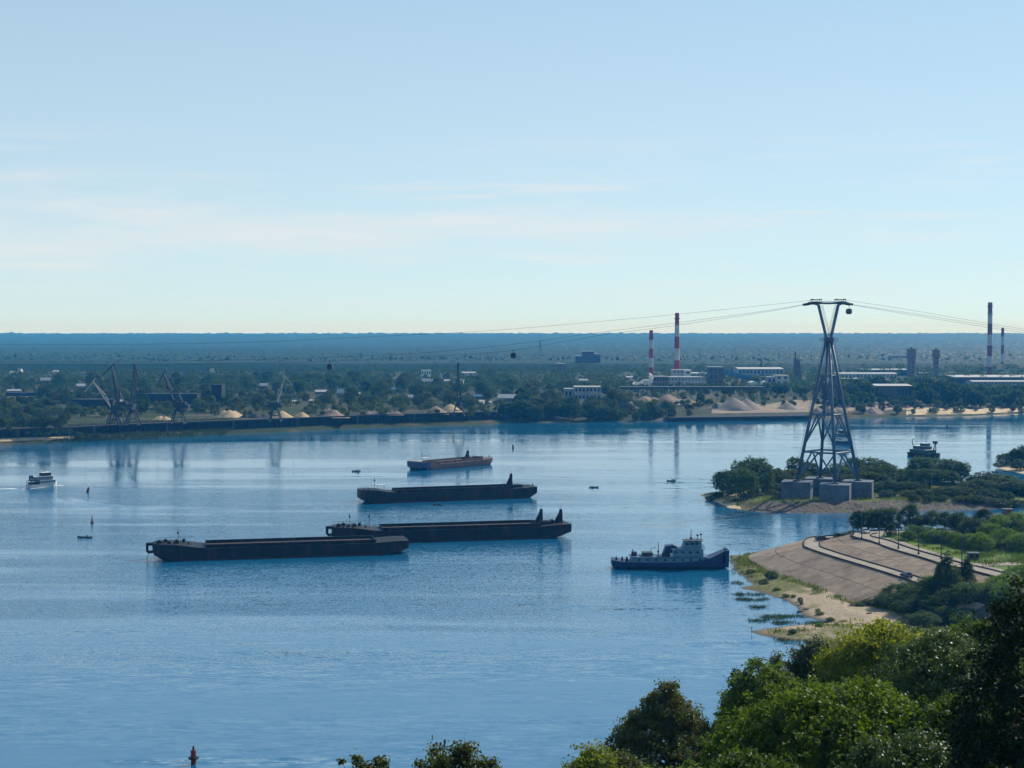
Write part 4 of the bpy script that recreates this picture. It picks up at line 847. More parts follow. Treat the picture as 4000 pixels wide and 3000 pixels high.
# ================================================================== port cranes on the quay
def crane(label, u, vbase, rot, luff, nose, jibm, s=1.0, bl=27.0):
    p = G(u, vbase, LZ); g = thing('port_crane', label, 'crane', p, 0, 'level-luffing port cranes'); g.scale = (s,) * 3; c = M['crane']
    leg = MB().tube([(0, 0, 0), (0, 0, 9)], .5, 4)
    for sx_ in (-1, 1):
        for sy_ in (-1, 1): MB().tube([(sx_ * 5, sy_ * 5, 0), (sx_ * 2.1, sy_ * 2.1, 10)], [.55, .5], 4).build('leg', c, g)
    mb = MB()
    for sx_ in (-1, 1): mb.tube([(sx_ * 5, -5, .7), (sx_ * 5, 5, .7)], .5, 4); mb.tube([(sx_ * 3.6, -3.6, 5), (sx_ * 3.6, 3.6, 5)], .3, 4); mb.tube([(-3.6, sx_ * 3.6, 5), (3.6, sx_ * 3.6, 5)], .3, 4)
    mb.build('portal', c, g); MB().lathe([(3.1, 9.6), (3.1, 10.6), (2.2, 10.9), (2.0, 12.2)], 12).build('slewing_ring', c, g)
    h = add('upper_works', MB().b2(-6.2, 2.0, -2.3, 2.3, 12.0, 16.2).mesh('upper_works'), c, g, (0, 0, 0), rot)
    MB().b2(-8.6, -6.3, -2.0, 2.0, 12.0, 14.4).build('counterweight', M['steel_dark'], h)
    q = MB().b2(2.05, 4.2, -2.6, -.4, 12.6, 15.0).build('cab', c, h); 
    MB().tube([(-4, -1.5, 16.2), (-.5, -.6, 23)], .35, 4).tube([(-4, 1.5, 16.2), (-.5, .6, 23)], .35, 4).tube([(1.2, -1.5, 16.2), (-.5, -.6, 23)], .3, 4).tube([(1.2, 1.5, 16.2), (-.5, .6, 23)], .3, 4).tube([(-.5, -.7, 23), (-.5, .7, 23)], .4, 4).build('a_frame', c, h)
    a = R(luff); r0 = Vector((1.4, 0, 13.6)); tip = r0 + Vector((math.cos(a), 0, math.sin(a))) * bl
    mb = MB()
    for sy_ in (-1, 1):
        mb.tube([r0 + Vector((0, sy_ * 1.5, 0)), tip + Vector((0, sy_ * .35, 0))], .42, 4)
        mid = r0.lerp(tip, .45) + Vector((-math.sin(a), 0, math.cos(a))) * 1.9; mb.tube([r0 + Vector((0, sy_ * 1.4, 0)), mid + Vector((0, sy_ * .8, 0)), tip + Vector((0, sy_ * .35, 0))], .34, 4)
    for j in range(12):
        q1, q2 = r0.lerp(tip, j / 12), r0.lerp(tip, (j + 1) / 12); w1_, w2_ = 1.5 - 1.15 * j / 12, 1.5 - 1.15 * (j + 1) / 12
        mb.tube([q1 + Vector((0, -w1_, 0)), q2 + Vector((0, w2_, 0))], .2, 3)
    mb.build('jib', jibm, h)
    an = R(nose); n1 = tip + Vector((math.cos(an), 0, math.sin(an))) * 10.5; n0 = tip - Vector((math.cos(an), 0, math.sin(an))) * 3.2
    mb = MB()
    for sy_ in (-1, 1): mb.tube([n0 + Vector((0, sy_ * .5, .6)), tip + Vector((0, sy_ * .5, .3)), n1], [.36, .45, .3], 4)
    mb.build('nose_jib', jibm, h); MB().tube([Vector((-.5, 0, 23)), n0 + Vector((0, 0, .6))], .28, 4).build('tie_rod', c, h)
    MB().tube([n1, n1 - Vector((0, 0, 13))], .07, 3).build('hoist_rope', M['black'], h); MB().box(n1 - Vector((0, 0, 13.7)), (1.2, 1.6, 1.6)).build('grab', M['black'], h)
crane('dark port crane with a long pale jib leaning left, leftmost on the quay', 444, 1664, R(190), 57, -50, M['crane_pale'], .95, 25)
crane('tall dark port crane with steep jib, second from the left', 468, 1652, R(165), 80, -40, M['crane'], 1.02, 29)
crane('dark port crane seen end-on with an upright jib, third from the left', 518, 1662, R(88), 79, -45, M['crane'], 1.0, 30)
crane('dark port crane with a bent jib, left of the golden sand mound', 696, 1656, R(172), 68, -58, M['crane'], 1.03, 25)
crane('pale port crane with hooked tip beside the golden heaps, middle of the quay', 1076, 1646, R(12), 74, -48, M['crane_pale'], .92, 25)
crane('lone port crane with upright jib near the right end of the quay', 1792, 1626, R(98), 80, -40, M['crane'], .98, 29)

# ================================================================== sand and gravel heaps
def heap(label, u0, u1, vt, vb, m, z=LZ, seed=0, ridge_=.0, depth=.8, name='sand_heap', cat='heap'):
    c = GB((u0 + u1) / 2, vb) if z < LZ else G((u0 + u1) / 2, vb - 5, LZ) + Vector((0, 9, 0)); z = c.z; k = c.y / FPX; W = (u1 - u0) * k / 2; H = (vb - vt) * k * (.66 if z < LZ else .68); Dp = max(W * depth, H * 1.9)
    n = 46; xs_ = np.linspace(-1.12, 1.12, n); ys_ = np.linspace(-1.12, 1.12, 30); X, Y_ = np.meshgrid(xs_, ys_)
    q = np.random.default_rng(seed + 40); nc = 1 + int(W / max(H, .5) * (.9 + 1.2 * ridge_)); sk = -.5 if z < LZ else -.12; Z = np.full(X.shape, sk); XW, YW = X * W, Y_ * Dp
    for k in range(nc):
        h_ = H * (1.0 if k == 0 else q.uniform(.55, 1.0)); rr_ = h_ * q.uniform(1.45, 1.8); m_ = max(W - rr_, .1); cx = (q.uniform(-.3, .3) if nc > 1 else 0) * m_ if k == 0 else (-1 + 2 * (k - .5 + q.uniform(-.3, .3)) / max(nc - 1, 1)) * m_; cy = q.uniform(-.25, .25) * Dp
        d_ = np.hypot(XW - cx, YW - cy) * (1 + .10 * fbm(XW - cx, YW - cy, 2.2 / max(H, 1), seed + k)); Z = np.maximum(Z, (h_ * .97 - np.sqrt((d_ * h_ / rr_) ** 2 + (.13 * h_) ** 2)) / H * 1.12)
    r = np.hypot(X, Y_); Z = np.minimum(Z, np.minimum((1.1 - np.abs(Y_)) * 2.5, (1.1 - np.abs(X)) * 2.2) + sk)
    o = add(name, grid_mesh(name, X * W, Y_ * Dp, Z * H + .16 * H * fbm(X * W, Y_ * Dp, 1.6 / max(H, 2), seed + 2) * np.clip(1.05 - r, 0, .5)), m, None, (c.x, c.y + Dp * .85 if z < LZ else max(c.y, float(shoreY(c.x)) + 15) + Dp * 1.1, z - .1))
    return tag(o, label, cat, 'sand and gravel heaps')
heap('rounded golden sand mound on the quay right of the bent-jib crane', 800, 952, 1597, 1640, M['sand_gold'], seed=1, ridge_=.25)
heap('low golden sand heap between the upright and bent-jib cranes', 552, 660, 1626, 1652, M['sand_gold'], seed=2, ridge_=.3)
heap('small golden heap at the foot of the pale crane', 1040, 1138, 1600, 1640, M['sand_gold'], seed=3)
heap('small pointed golden heap right of the pale crane', 1128, 1204, 1608, 1638, M['sand_gold'], seed=4)
heap('brown gravel heap with a golden right flank on the quay', 1186, 1345, 1592, 1637, M['gravel_brown'], seed=5, ridge_=.1)
heap('long low grey rubble ridge along the middle of the quay', 1400, 1560, 1610, 1630, M['gravel'], seed=6, ridge_=.4)
heap('brown gravel heap behind the lone crane at the quay end', 1645, 1745, 1583, 1624, M['gravel_brown'], seed=7)
heap('golden sand heap directly behind the lone crane', 1710, 1800, 1573, 1618, M['sand_gold'], seed=8)
heap('dark grey coal heap left of the small golden heap', 905, 1050, 1612, 1643, M['concrete_dark'], seed=9, ridge_=.2)
heap('pinkish gravel bank under the conveyor gantry', 2440, 2760, 1522, 1580, M['gravel_brown'], 8, 10, .8, .3)
heap('large grey gravel hill, biggest of the heaps, left of the tower', 2745, 3015, 1528, 1606, M['gravel'], 6, 11, .3, .6)
heap('grey gravel heap just left of the cable tower', 3010, 3160, 1553, 1604, M['gravel'], 6, 12, .3)
heap('small grey mound half hidden by waterside trees below the conveyor', 2405, 2520, 1548, 1600, M['gravel'], 6, 13, .1)
heap('low sandy bank behind the tower legs on the far shore', 3160, 3330, 1574, 1612, M['gravel_brown'], 4, 14, .5, .3)
heap('low pale sand rise right of the tower on the far shore', 3320, 3480, 1582, 1616, M['gravel_brown'], 3, 15, .4, .4)

# ================================================================== works, chimneys and buildings of the far bank
def chimney(label, u, vt, Y, w, n, first, rings_=(), wbase=1.45, ms_=('red', 'white_band')):
    p = D(u, vt, Y); H = p.z - LZ; g = thing('chimney', label, 'chimney', (p.x, Y, LZ), 0, 'striped chimneys'); rt = w * Y / FPX / 2
    R_ = lambda f: rt * (1 + (wbase - 1) * (1 - f) ** 1.3)
    for k in range(n):
        f1, f0 = 1 - k / n, 1 - (k + 1) / n; MB().lathe([(R_(f0), f0 * H), (R_((f0 + f1) / 2), (f0 + f1) / 2 * H), (R_(f1), f1 * H)], 20).build('band', M[ms_[0]] if (k % 2 == 0) == first else M[ms_[1]], g, smooth=False)
    for f in rings_:
        q = MB().lathe([(R_(f), f * H), (R_(f) + 1.3, f * H + .2), (R_(f) + 1.3, f * H + .5), (R_(f), f * H + .6)], 20).build('platform_ring', M['steel_dark'], g)
        mb = MB()
        for j in range(12): a_ = j * math.pi / 6; mb.box(((R_(f) + 1.2) * math.cos(a_), (R_(f) + 1.2) * math.sin(a_), f * H + 1.1), (.15, .15, 1.4))
        mb.lathe([(R_(f) + 1.15, f * H + 1.7), (R_(f) + 1.25, f * H + 1.7), (R_(f) + 1.25, f * H + 1.9), (R_(f) + 1.15, f * H + 1.9)], 20, cap=False).build('guard_rail', M['steel_dark'], q)
    return g
chimney('tall red and white striped chimney at the factory, left of the tower', 2645, 1222, 2030, 16, 6, True, (.91,), 1.7)
chimney('shorter red and white striped chimney beside the steam plume', 2544, 1290, 1960, 15, 6, True, (.84,), 1.25)
chimney('tallest striped chimney with several ring platforms, far right', 3868, 1181, 2300, 17, 7, True, (.94, .84, .40), 1.25, ('red_dull', 'white_dull'))
chimney('thin striped chimney at the right edge', 3917, 1281, 2700, 11, 5, True, (.85,), 1.15, ('red_dull', 'white_dull'))

def building(name, label, u0, u1, vt, vb, depth, wall, roof='flat', roofm='roof_grey', win=None, z=LZ, rz=0.0, cat='building', group=None, winm='glass', pitch=.5):
    c = G((u0 + u1) / 2, vb, z); k = c.y / FPX; W = (u1 - u0) * k; H = (vb - vt) * k
    g = thing(name, label, cat, (c.x, c.y, z), rz, group)
    if roof == 'gable':
        hr = min(H * .45, depth * pitch); hw = H - hr
        MB().b2(-W / 2, W / 2, 0, depth, -.5, hw).build('wall', M[wall], g)
        a_, b2_ = W / 2 + .5, depth / 2
        mb = MB(); mb.prism([(-.6, hw - .1), (b2_, H), (depth + .6, hw - .1), (depth + .6, hw + .2), (b2_, H + .35), (-.6, hw + .2)], -a_, a_)
        mb.v = [(y, x, z_) for x, y, z_ in mb.v]; mb.build('roof', M[roofm], g)
        MB().prism([(0, hw), (depth, hw), (depth / 2, H - .05)], -W / 2, W / 2)
        gb = MB(); gb.v = []; 
        for x_ in (-W / 2, W / 2): gb.quad((x_, 0, hw), (x_, depth, hw), (x_, depth / 2, H))
        gb.build('gable', M[wall], g)
    else:
        hw = H; MB().b2(-W / 2, W / 2, 0, depth, -.5, H - .5).build('wall', M[wall], g); MB().b2(-W / 2 - .4, W / 2 + .4, -.4, depth + .4, H - .5, H).build('roof', M[roofm], g)
    if win:
        r_, c_ = win; ww = W / c_ * .5; wh_ = hw / r_ * .42; me = MB().b2(-ww / 2, ww / 2, -.12, .1, -wh_ / 2, wh_ / 2).mesh('window'); me.materials.append(M[winm])
        for i in range(r_):
            for j in range(c_): add('window', me, None, g, (-W / 2 + W * (j + .5) / c_, 0, hw * (i + .55) / r_))
    return g, W, H
g, W, H = building('factory_hall', 'pale factory hall with rows of windows under the tall chimney', 2608, 2752, 1472, 1512, 26, 'wall_pale', win=(2, 11), winm='window_dim')
g, W, H = building('factory_annex', 'white boiler house block at the foot of the tall chimney', 2628, 2700, 1444, 1504, 22, 'wall_pale', win=(3, 5), winm='window_dim')
building('factory_block', 'small cream stair block right of the boiler house', 2674, 2700, 1447, 1506, 16, 'offwhite', win=(3, 1))
building('brick_workshop', 'dark red brick workshop between the two factory chimneys', 2552, 2610, 1470, 1514, 20, 'brick', win=(2, 5))
building('silo_house', 'dark grey crusher house at the top of the blue conveyor', 2768, 2826, 1433, 1512, 20, 'block_dark', win=(3, 3))
building('white_silo_block', 'pale square block left of the spire-like works tower', 3030, 3082, 1466, 1508, 22, 'wall_pale', win=(2, 2))
building('white_works_block', 'small grey box building beside the pale square block', 2998, 3030, 1472, 1508, 18, 'wall_grey', win=(1, 2))
building('ruined_block', 'derelict concrete block with bushes on its roof by the waterside trees', 2244, 2346, 1510, 1566, 22, 'wall_grey', 'flat', 'wall_pale', (2, 7))
building('storage_shed', 'grey lean-to left of the derelict concrete block', 2205, 2250, 1518, 1562, 18, 'wall_grey', win=(1, 3))
# long sheds
for nm, lab, u0, u1, vt, vb, dp, wl_, rf in (
    ('long_shed', 'long white-roofed shed behind the crusher house', 2884, 3060, 1437, 1466, 60, 'wall_grey', 'roof_white'),
    ('long_shed', 'long shed with a pale roof right behind the tower legs', 3270, 3505, 1457, 1480, 40, 'wall_pale', 'roof_white'),
    ('long_shed', 'orange-fronted low shed right of the tower', 3290, 3375, 1478, 1494, 20, 'roof_red', 'roof_grey'),
    ('long_shed', 'dark hall with a bright white roof edge, below the water towers', 3418, 3562, 1503, 1562, 40, 'roof_dark', 'roof_white'),
    ('long_shed', 'dark blue long hall left of the round water tower', 3370, 3545, 1442, 1468, 40, 'roof_dark', 'roof_grey'),
    ('long_shed', 'long dark-walled hall under the tallest striped chimney', 3720, 4060, 1468, 1500, 60, 'roof_dark', 'roof_white'),
    ('long_shed', 'low pale-roofed depot at the right edge', 3800, 4080, 1488, 1506, 30, 'wall_grey', 'roof_white'),
    ('long_shed', 'thin white-roofed shed between the two water towers', 3595, 3645, 1456, 1470, 20, 'wall_grey', 'roof_white'),
    ('long_shed', 'white-roofed building behind the factory hall', 2690, 2780, 1456, 1476, 30, 'wall_pale', 'roof_white')):
    building(nm, lab, u0, u1, vt, vb, dp, wl_, 'gable', rf, (1, max(3, int((u1 - u0) / 14))), group='works sheds', pitch=.03)
building('tower_block', 'dark stepped high-rise block in the hazy forest', 2276, 2320, 1372, 1446, 30, 'block_dark', win=(8, 4))
building('tower_block', 'lower left wing of the hazy high-rise', 2248, 2280, 1390, 1444, 26, 'block_dark', win=(6, 3))
building('tower_block', 'lower right wing of the hazy high-rise', 2318, 2345, 1383, 1444, 26, 'block_dark', win=(7, 3))
building('flat_block', 'pale pink block of flats in the haze left of the high-rise', 2176, 2206, 1420, 1456, 24, 'brick', win=(5, 3))
building('flat_block', 'broad hazy block of flats left of the left water tower', 3482, 3545, 1388, 1426, 26, 'wall_grey', win=(5, 8))
# water towers
for lab, u, vt, w, cone in (('straight cylindrical water tower, left of the pair', 3561, 1362, 36, 1.0), ('waisted cylindrical water tower, right of the pair', 3657, 1367, 31, .8)):
    Y = 2350; p = D(u, vt, Y); H = p.z - LZ; r = w * Y / FPX / 2; g = thing('water_tower', lab, 'water tower', (p.x, Y, LZ), 0, 'water towers')
    MB().lathe([(r * .86 * cone + .3, 0), (r * .9 * cone, H * .5), (r * .95 * cone, H * .70), (r, H * .76)], 20).build('shaft', M['brick'], g); MB().lathe([(r, H * .76), (r, H - 1), (r * 1.05, H - .9), (r * 1.05, H)], 20).build('tank', M['brick'], g)
    MB().lathe([(r * .3, H), (r * .3, H + 2.0), (.3, H + 3.0)], 12).build('roof_vent', M['steel_dark'], g)
    for k in range(4): MB().b2(-.9, .9, -r * .96 * max(cone, .85) - .2, -r * .7 * cone, H * (.15 + .17 * k), H * (.15 + .17 * k) + 2.2).build('window', M['glass'], g)
# spire-like works tower
Y = 2050; p = D(3112, 1448, Y); k = Y / FPX; g = thing('works_tower', 'dark tapering lattice works tower with a thin stack, left of the cable tower', 'tower', (p.x, Y, LZ))
z1 = D(3112, 1402, Y).z - LZ; z2 = D(3108, 1375, Y).z - LZ
MB().loft([[(-17 * k, -8, 0), (17 * k, -8, 0), (17 * k, 8, 0), (-17 * k, 8, 0)], [(-8 * k, -4, z1), (9 * k, -4, z1), (9 * k, 4, z1), (-8 * k, 4, z1)]]).build('body', M['block_dark'], g)
MB().tube([(-6 * k, 0, z1 - 1), (-6 * k, 0, z2)], .9, 8).build('stack', M['steel_dark'], g); mb = MB()
for x in (1, 8): mb.tube([(x * k, -3, z1 - 1), (x * k, -3, z2 - 3)], .25, 4)
for z in (z1 + 2, z2 - 5, z2 - 3): mb.tube([(1 * k, -3, z), (8 * k, -3, z)], .25, 4)
mb.build('frame', M['steel_dark'], g)
# conveyor gantry on trestles and inclined blue conveyor
a, b_ = G(2455, 1588, LZ), G(3060, 1586, LZ); a.y = b_.y = 1545
g = thing('conveyor_gantry', 'long horizontal conveyor gantry on trestles below the factory', 'conveyor', (a.x, 1545, LZ)); LL = b_.x - a.x; zt = D(2700, 1516, 1545).z - LZ
MB().b2(0, LL, -1.5, 1.5, zt - 1.3, zt + 1.3).build('gallery', M['steel_dark'], g); MB().b2(-.3, LL + .3, -1.9, 1.9, zt + 1.3, zt + 1.6).build('roof', M['roof_grey'], g)
for j in range(11):
    x = LL * (j + .4) / 11; mb = MB(); mb.tube([(x - 1.5, 0, -6), (x, 0, zt - 1.3)], .3, 4); mb.tube([(x + 1.5, 0, -6), (x, 0, zt - 1.3)], .3, 4); mb.box((x, 0, zt * .4), (2.4, .25, .25)); mb.build('trestle', M['steel_dark'], g)
Y = 1990; p = D(2826, 1447, Y); q = D(2968, 1486, Y); g = thing('inclined_conveyor', 'blue enclosed conveyor sloping right from the crusher house', 'conveyor', (p.x, Y, LZ))
MB().loft([[(x, -2, z - h), (x, 2, z - h), (x, 2, z + 1.6), (x, -2, z + 1.6)] for x, z, h in ((0, p.z - LZ, 5), (q.x - p.x, q.z - LZ, 2))]).build('gallery', M['conveyor_blue'], g)
for f in (.3, .6, .9): x = (q.x - p.x) * f; MB().tube([(x, 0, -1), (x, 0, (p.z * (1 - f) + q.z * f) - LZ - 2)], .6, 4).build('trestle', M['steel_dark'], g)
Y = 1800; p = D(2810, 1560, Y); g = thing('screening_mast', 'slim dark steel mast standing among the gravel hills', 'mast', (p.x, Y, LZ)); zt = D(2810, 1440, Y).z - LZ
MB().b2(-2.6, 2.6, -2, 2, zt - 26, zt).build('housing', M['block_dark'], g)
for x in (-2.2, 2.2): MB().tube([(x, 0, -1), (x, 0, zt - 26)], .5, 4).build('leg', M['steel_dark'], g)
for lab, u in (('horizontal white tank, left of the domed pair beneath the blue conveyor', 2946), ('horizontal white tank, right of the domed pair beneath the blue conveyor', 2992)):
    Y = 1800; p = D(u, 1512, Y); r = 22 * Y / FPX; g = thing('storage_tank', lab, 'tank', (p.x, Y, p.z), 0, 'storage tanks')
    MB().lathe([(r * .2, -.6), (r * .75, -.3), (r, 0), (r, 22), (r * .75, 22.3)], 18).build('shell', M['offwhite'], g).rotation_euler = (R(90), 0, 0)
    g.children[0].location = (0, 22, 0); MB().b2(-r * .8, r * .8, 2, 20, -p.z + LZ, -r * .6).build('cradle', M['concrete'], g)
for lab, u in (('small shiny tank end seen between the tower legs, left one', 3180), ('small shiny tank end seen between the tower legs, right one', 3232)):
    Y = 1800; p = D(u, 1502, Y); r = 10 * Y / FPX; g = thing('storage_tank', lab, 'tank', (p.x, Y, p.z), 0, 'storage tanks'); o = MB().lathe([(r * .4, 0), (r, .8), (r, 14), (r * .4, 14.8)], 14).build('shell', M['white'], g); o.rotation_euler = (R(90), 0, 0); o.location = (0, 15, 0)
    MB().b2(-r * .7, r * .7, 1, 13, -p.z + LZ, -r * .6).build('cradle', M['concrete'], g)
# lattice mast in the haze
def lattice(label, u, vt, Y):
    p = D(u, vt, Y); H = p.z - LZ; g = thing('lattice_mast', label, 'mast', (p.x, Y, LZ), 0); mb = MB(); w = H * .09
    for x in (-1, 1):
        for y in (-1, 1): mb.tube([(x * w, y * w, 0), (x * .6, y * .6, H)], .7, 4)
    mb.build('leg_frame', M['steel_dark'], g); mb = MB()
    for j in range(10):
        f0, f1 = j / 10, (j + 1) / 10; w0, w1_ = w * (1 - f0) + .6 * f0, w * (1 - f1) + .6 * f1; mb.tube([(-w0, -w0, f0 * H), (w1_, -w1_, f1 * H)], .4, 3); mb.tube([(w0, -w0, f0 * H), (-w1_, -w1_, f1 * H)], .4, 3)
    mb.build('bracing', M['steel_dark'], g)
lattice('faint lattice radio mast in the hazy forest left of the high-rise', 2110, 1330, 3600)
# steam plume
def blobs(name, lst, m):
    import bmesh
    bm = bmesh.new(); rr = random.Random(9)
    for x, y, z, r in lst:
        k = bmesh.ops.create_icosphere(bm, subdivisions=3, radius=r, matrix=Matrix.Translation((x, y, z)))
        for v in k['verts']:
            d_ = v.co - Vector((x, y, z)); v.co += d_.normalized() * r * .38 * noise.noise(v.co * (1.1 / r) + Vector((3, 1, 7)))
    me = bpy.data.meshes.new(name); bm.to_mesh(me); bm.free(); me.polygons.foreach_set('use_smooth', [True] * len(me.polygons)); return add(name, me, m)
Y = 1600; t = NT('steam'); df = t.n('ShaderNodeBsdfDiffuse'); df.inputs[0].default_value = (.92, .92, .92, 1); tl = t.n('ShaderNodeBsdfTranslucent'); tl.inputs[0].default_value = (.92, .92, .92, 1); ms = t.n('ShaderNodeMixShader'); ms.inputs[0].default_value = .72
t.l(df.outputs[0], ms.inputs[1]); t.l(tl.outputs[0], ms.inputs[2]); t.l(ms.outputs[0], t.out.inputs[0])
lst = []; rr = random.Random(12)
path = [(2540, 1462, 6), (2541, 1472, 8), (2543, 1482, 9), (2540, 1490, 10), (2530, 1489, 11), (2520, 1490, 10), (2508, 1494, 8), (2497, 1498, 7), (2487, 1500, 6), (2476, 1499, 5), (2535, 1498, 8), (2518, 1498, 7)]
for u, v, r in path:
    p = D(u, v, Y); lst.append((p.x, p.y + rr.uniform(-1, 1), p.z, r * Y / FPX * .8))
    for _ in range(3): lst.append((p.x + rr.gauss(0, .8), p.y + rr.uniform(-1, 1), p.z + rr.gauss(.3, .8), r * Y / FPX * rr.uniform(.3, .55)))
stm = blobs('steam_plume', lst, t.m); tag(stm, 'small white steam plume drifting left below the shorter chimney', 'steam', kind='stuff')

# ================================================================== embankment furniture
def lamp(label, u, v, h):
    p = G(u, v, ZT); g = thing('lamp_post', label, 'lamp post', p, 0, 'lamp posts of the upper road')
    MB().tube([(0, 0, 0), (0, 0, h)], [.17, .1], 6).build('pole', M['steel_dark'], g); MB().tube([(0, 0, h - .1), (.7, .1, h + .35), (1.7, .3, h + .45)], .06, 5).build('arm', M['steel_dark'], g)
    q = MB().box((2.0, .34, h + .42), (.8, .3, .16)).build('lamp_head', M['steel_dark'], g); MB().box((2.0, .34, h + .32), (.6, .22, .05)).build('lens', M['lamp_glass'], q); MB().box((0, 0, .3), (.5, .5, .7)).build('base', M['concrete_dark'], g)
for (u, v), o in zip(((3333, 2089), (3366, 2106), (3434, 2124), (3509, 2143), (3588, 2165), (3677, 2184), (3757, 2203)), ('farthest lamp post at the far bend of the upper road', 'second lamp post from the far bend of the upper road', 'third lamp post from the far bend of the upper road', 'fourth lamp post from the far bend of the upper road', 'fifth lamp post from the far bend of the upper road', 'sixth lamp post from the far bend of the upper road', 'nearest lamp post of the upper road, beside the tall dark tree')):
    lamp(o, u, v, 8.8)
def car(label, p, rz, paint, s=1.0, van=False):
    g = thing('parked_car' if not van else 'van', label, 'car' if not van else 'van', p, rz, 'cars on the embankment'); g.scale = (s,) * 3; hw = .88; m = M[paint]
    prof = [(-2.1, .35), (2.1, .35), (2.15, .62), (2.0, .82), (1.05, .95), (-1.95, .98), (-2.15, .75)]; MB().prism(prof, -hw, hw).build('body', m, g)
    top = [(-1.9, .98), (1.05, .95), (.35, 1.5), (-1.45, 1.52)] if not van else [(-2.05, .98), (1.35, .95), (.85, 1.95), (-2.0, 2.0)]
    q = MB().loft([[(x, s_ * k, z) for x, z in top for s_ in ()] or [(x, -hw * (.98 if z < 1 else .8), z) for x, z in top], [(x, hw * (.98 if z < 1 else .8), z) for x, z in top]]).build('cabin', M['glass'], g)
    a_, b__ = top[3], top[2]; MB().b2(a_[0] - .02, b__[0] + .02, -hw * .82, hw * .82, a_[1] - .02, a_[1] + .05).build('roof', m, g)
    for x in (-1.3, 1.35):
        for y in (-hw, hw):
            w = MB().lathe([(.2, -.1), (.33, -.1), (.33, .1), (.2, .1)], 12).build('wheel', M['tyre'], g, (x, y, .33)); w.rotation_euler = (R(90), 0, 0); MB().lathe([(.2, -.11), (.2, .11)], 10).build('rim', M['car_silver'], w)
    for y in (-.6, .6):
        MB().box((2.12, y, .68), (.08, .36, .16)).build('headlight', M['lamp_glass'], g); MB().box((-2.14, y, .78), (.06, .3, .16)).build('tail_light', M['buoy_red'], g)
    for x0, x1 in ((-1.9, -.3), (-.2, 1.0)):
        for y in (-hw - .01, hw + .01): MB().box(((x0 + x1) / 2, y, .66), (x1 - x0, .025, .5)).build('door', m, g)
car('dark blue car on the lower embankment road', G(3540, 2256, ZB + .01), R(100), 'car_blue', 1.1)
car('silver car on the upper road near the far bend', G(3380, 2082, ZT + .01), R(-80), 'car_silver', 1.05)
car('dark car parked at the far tip of the lower road', G(3212, 2112, ZB + .01), R(10), 'car_dark', 1.15)
car('dark van half hidden by bushes beyond the upper road', G(3502, 2068, ZT + .03), R(15), 'car_van', 1.0, True)
g, W, H = building('kiosk', 'small dark flat-roofed kiosk beside the upper road', 3787, 3825, 2160, 2187, 2.4, 'block_dark', 'flat', 'roof_dark', (1, 2), ZT + .1, cat='kiosk')
g, W, H = building('boathouse', 'dark-roofed building with a square lantern at the right, behind the green', 3893, 3975, 2016, 2070, 7, 'brick', 'gable', 'roof_dark', (1, 4), ZT, pitch=.3)
MB().b2(-.5, 2.6, 1.6, 4.6, H * .8, H + 2.1).build('lantern', M['brick'], g); MB().b2(-.8, 2.9, 1.3, 4.9, H + 2.1, H + 2.3).build('lantern_roof', M['roof_dark'], g)
for lab, u, v, rz in (('dark log lying on the sand near the bushes', 3395, 2405, .6), ('short dark driftwood log on the sand by the water', 3148, 2372, .2), ('grey driftwood beam at the edge of the sand', 3125, 2378, .1)):
    p = G(u, v, 1.0); p.z = beachZ(p.x, p.y); o = MB().tube([(-.9, 0, .2), (-.2, .05, .24), (.9, -.05, .2)], [.22, .25, .18], 7).build('driftwood', M['wall_wood'], None, p, rz); tag(o, lab, 'driftwood')

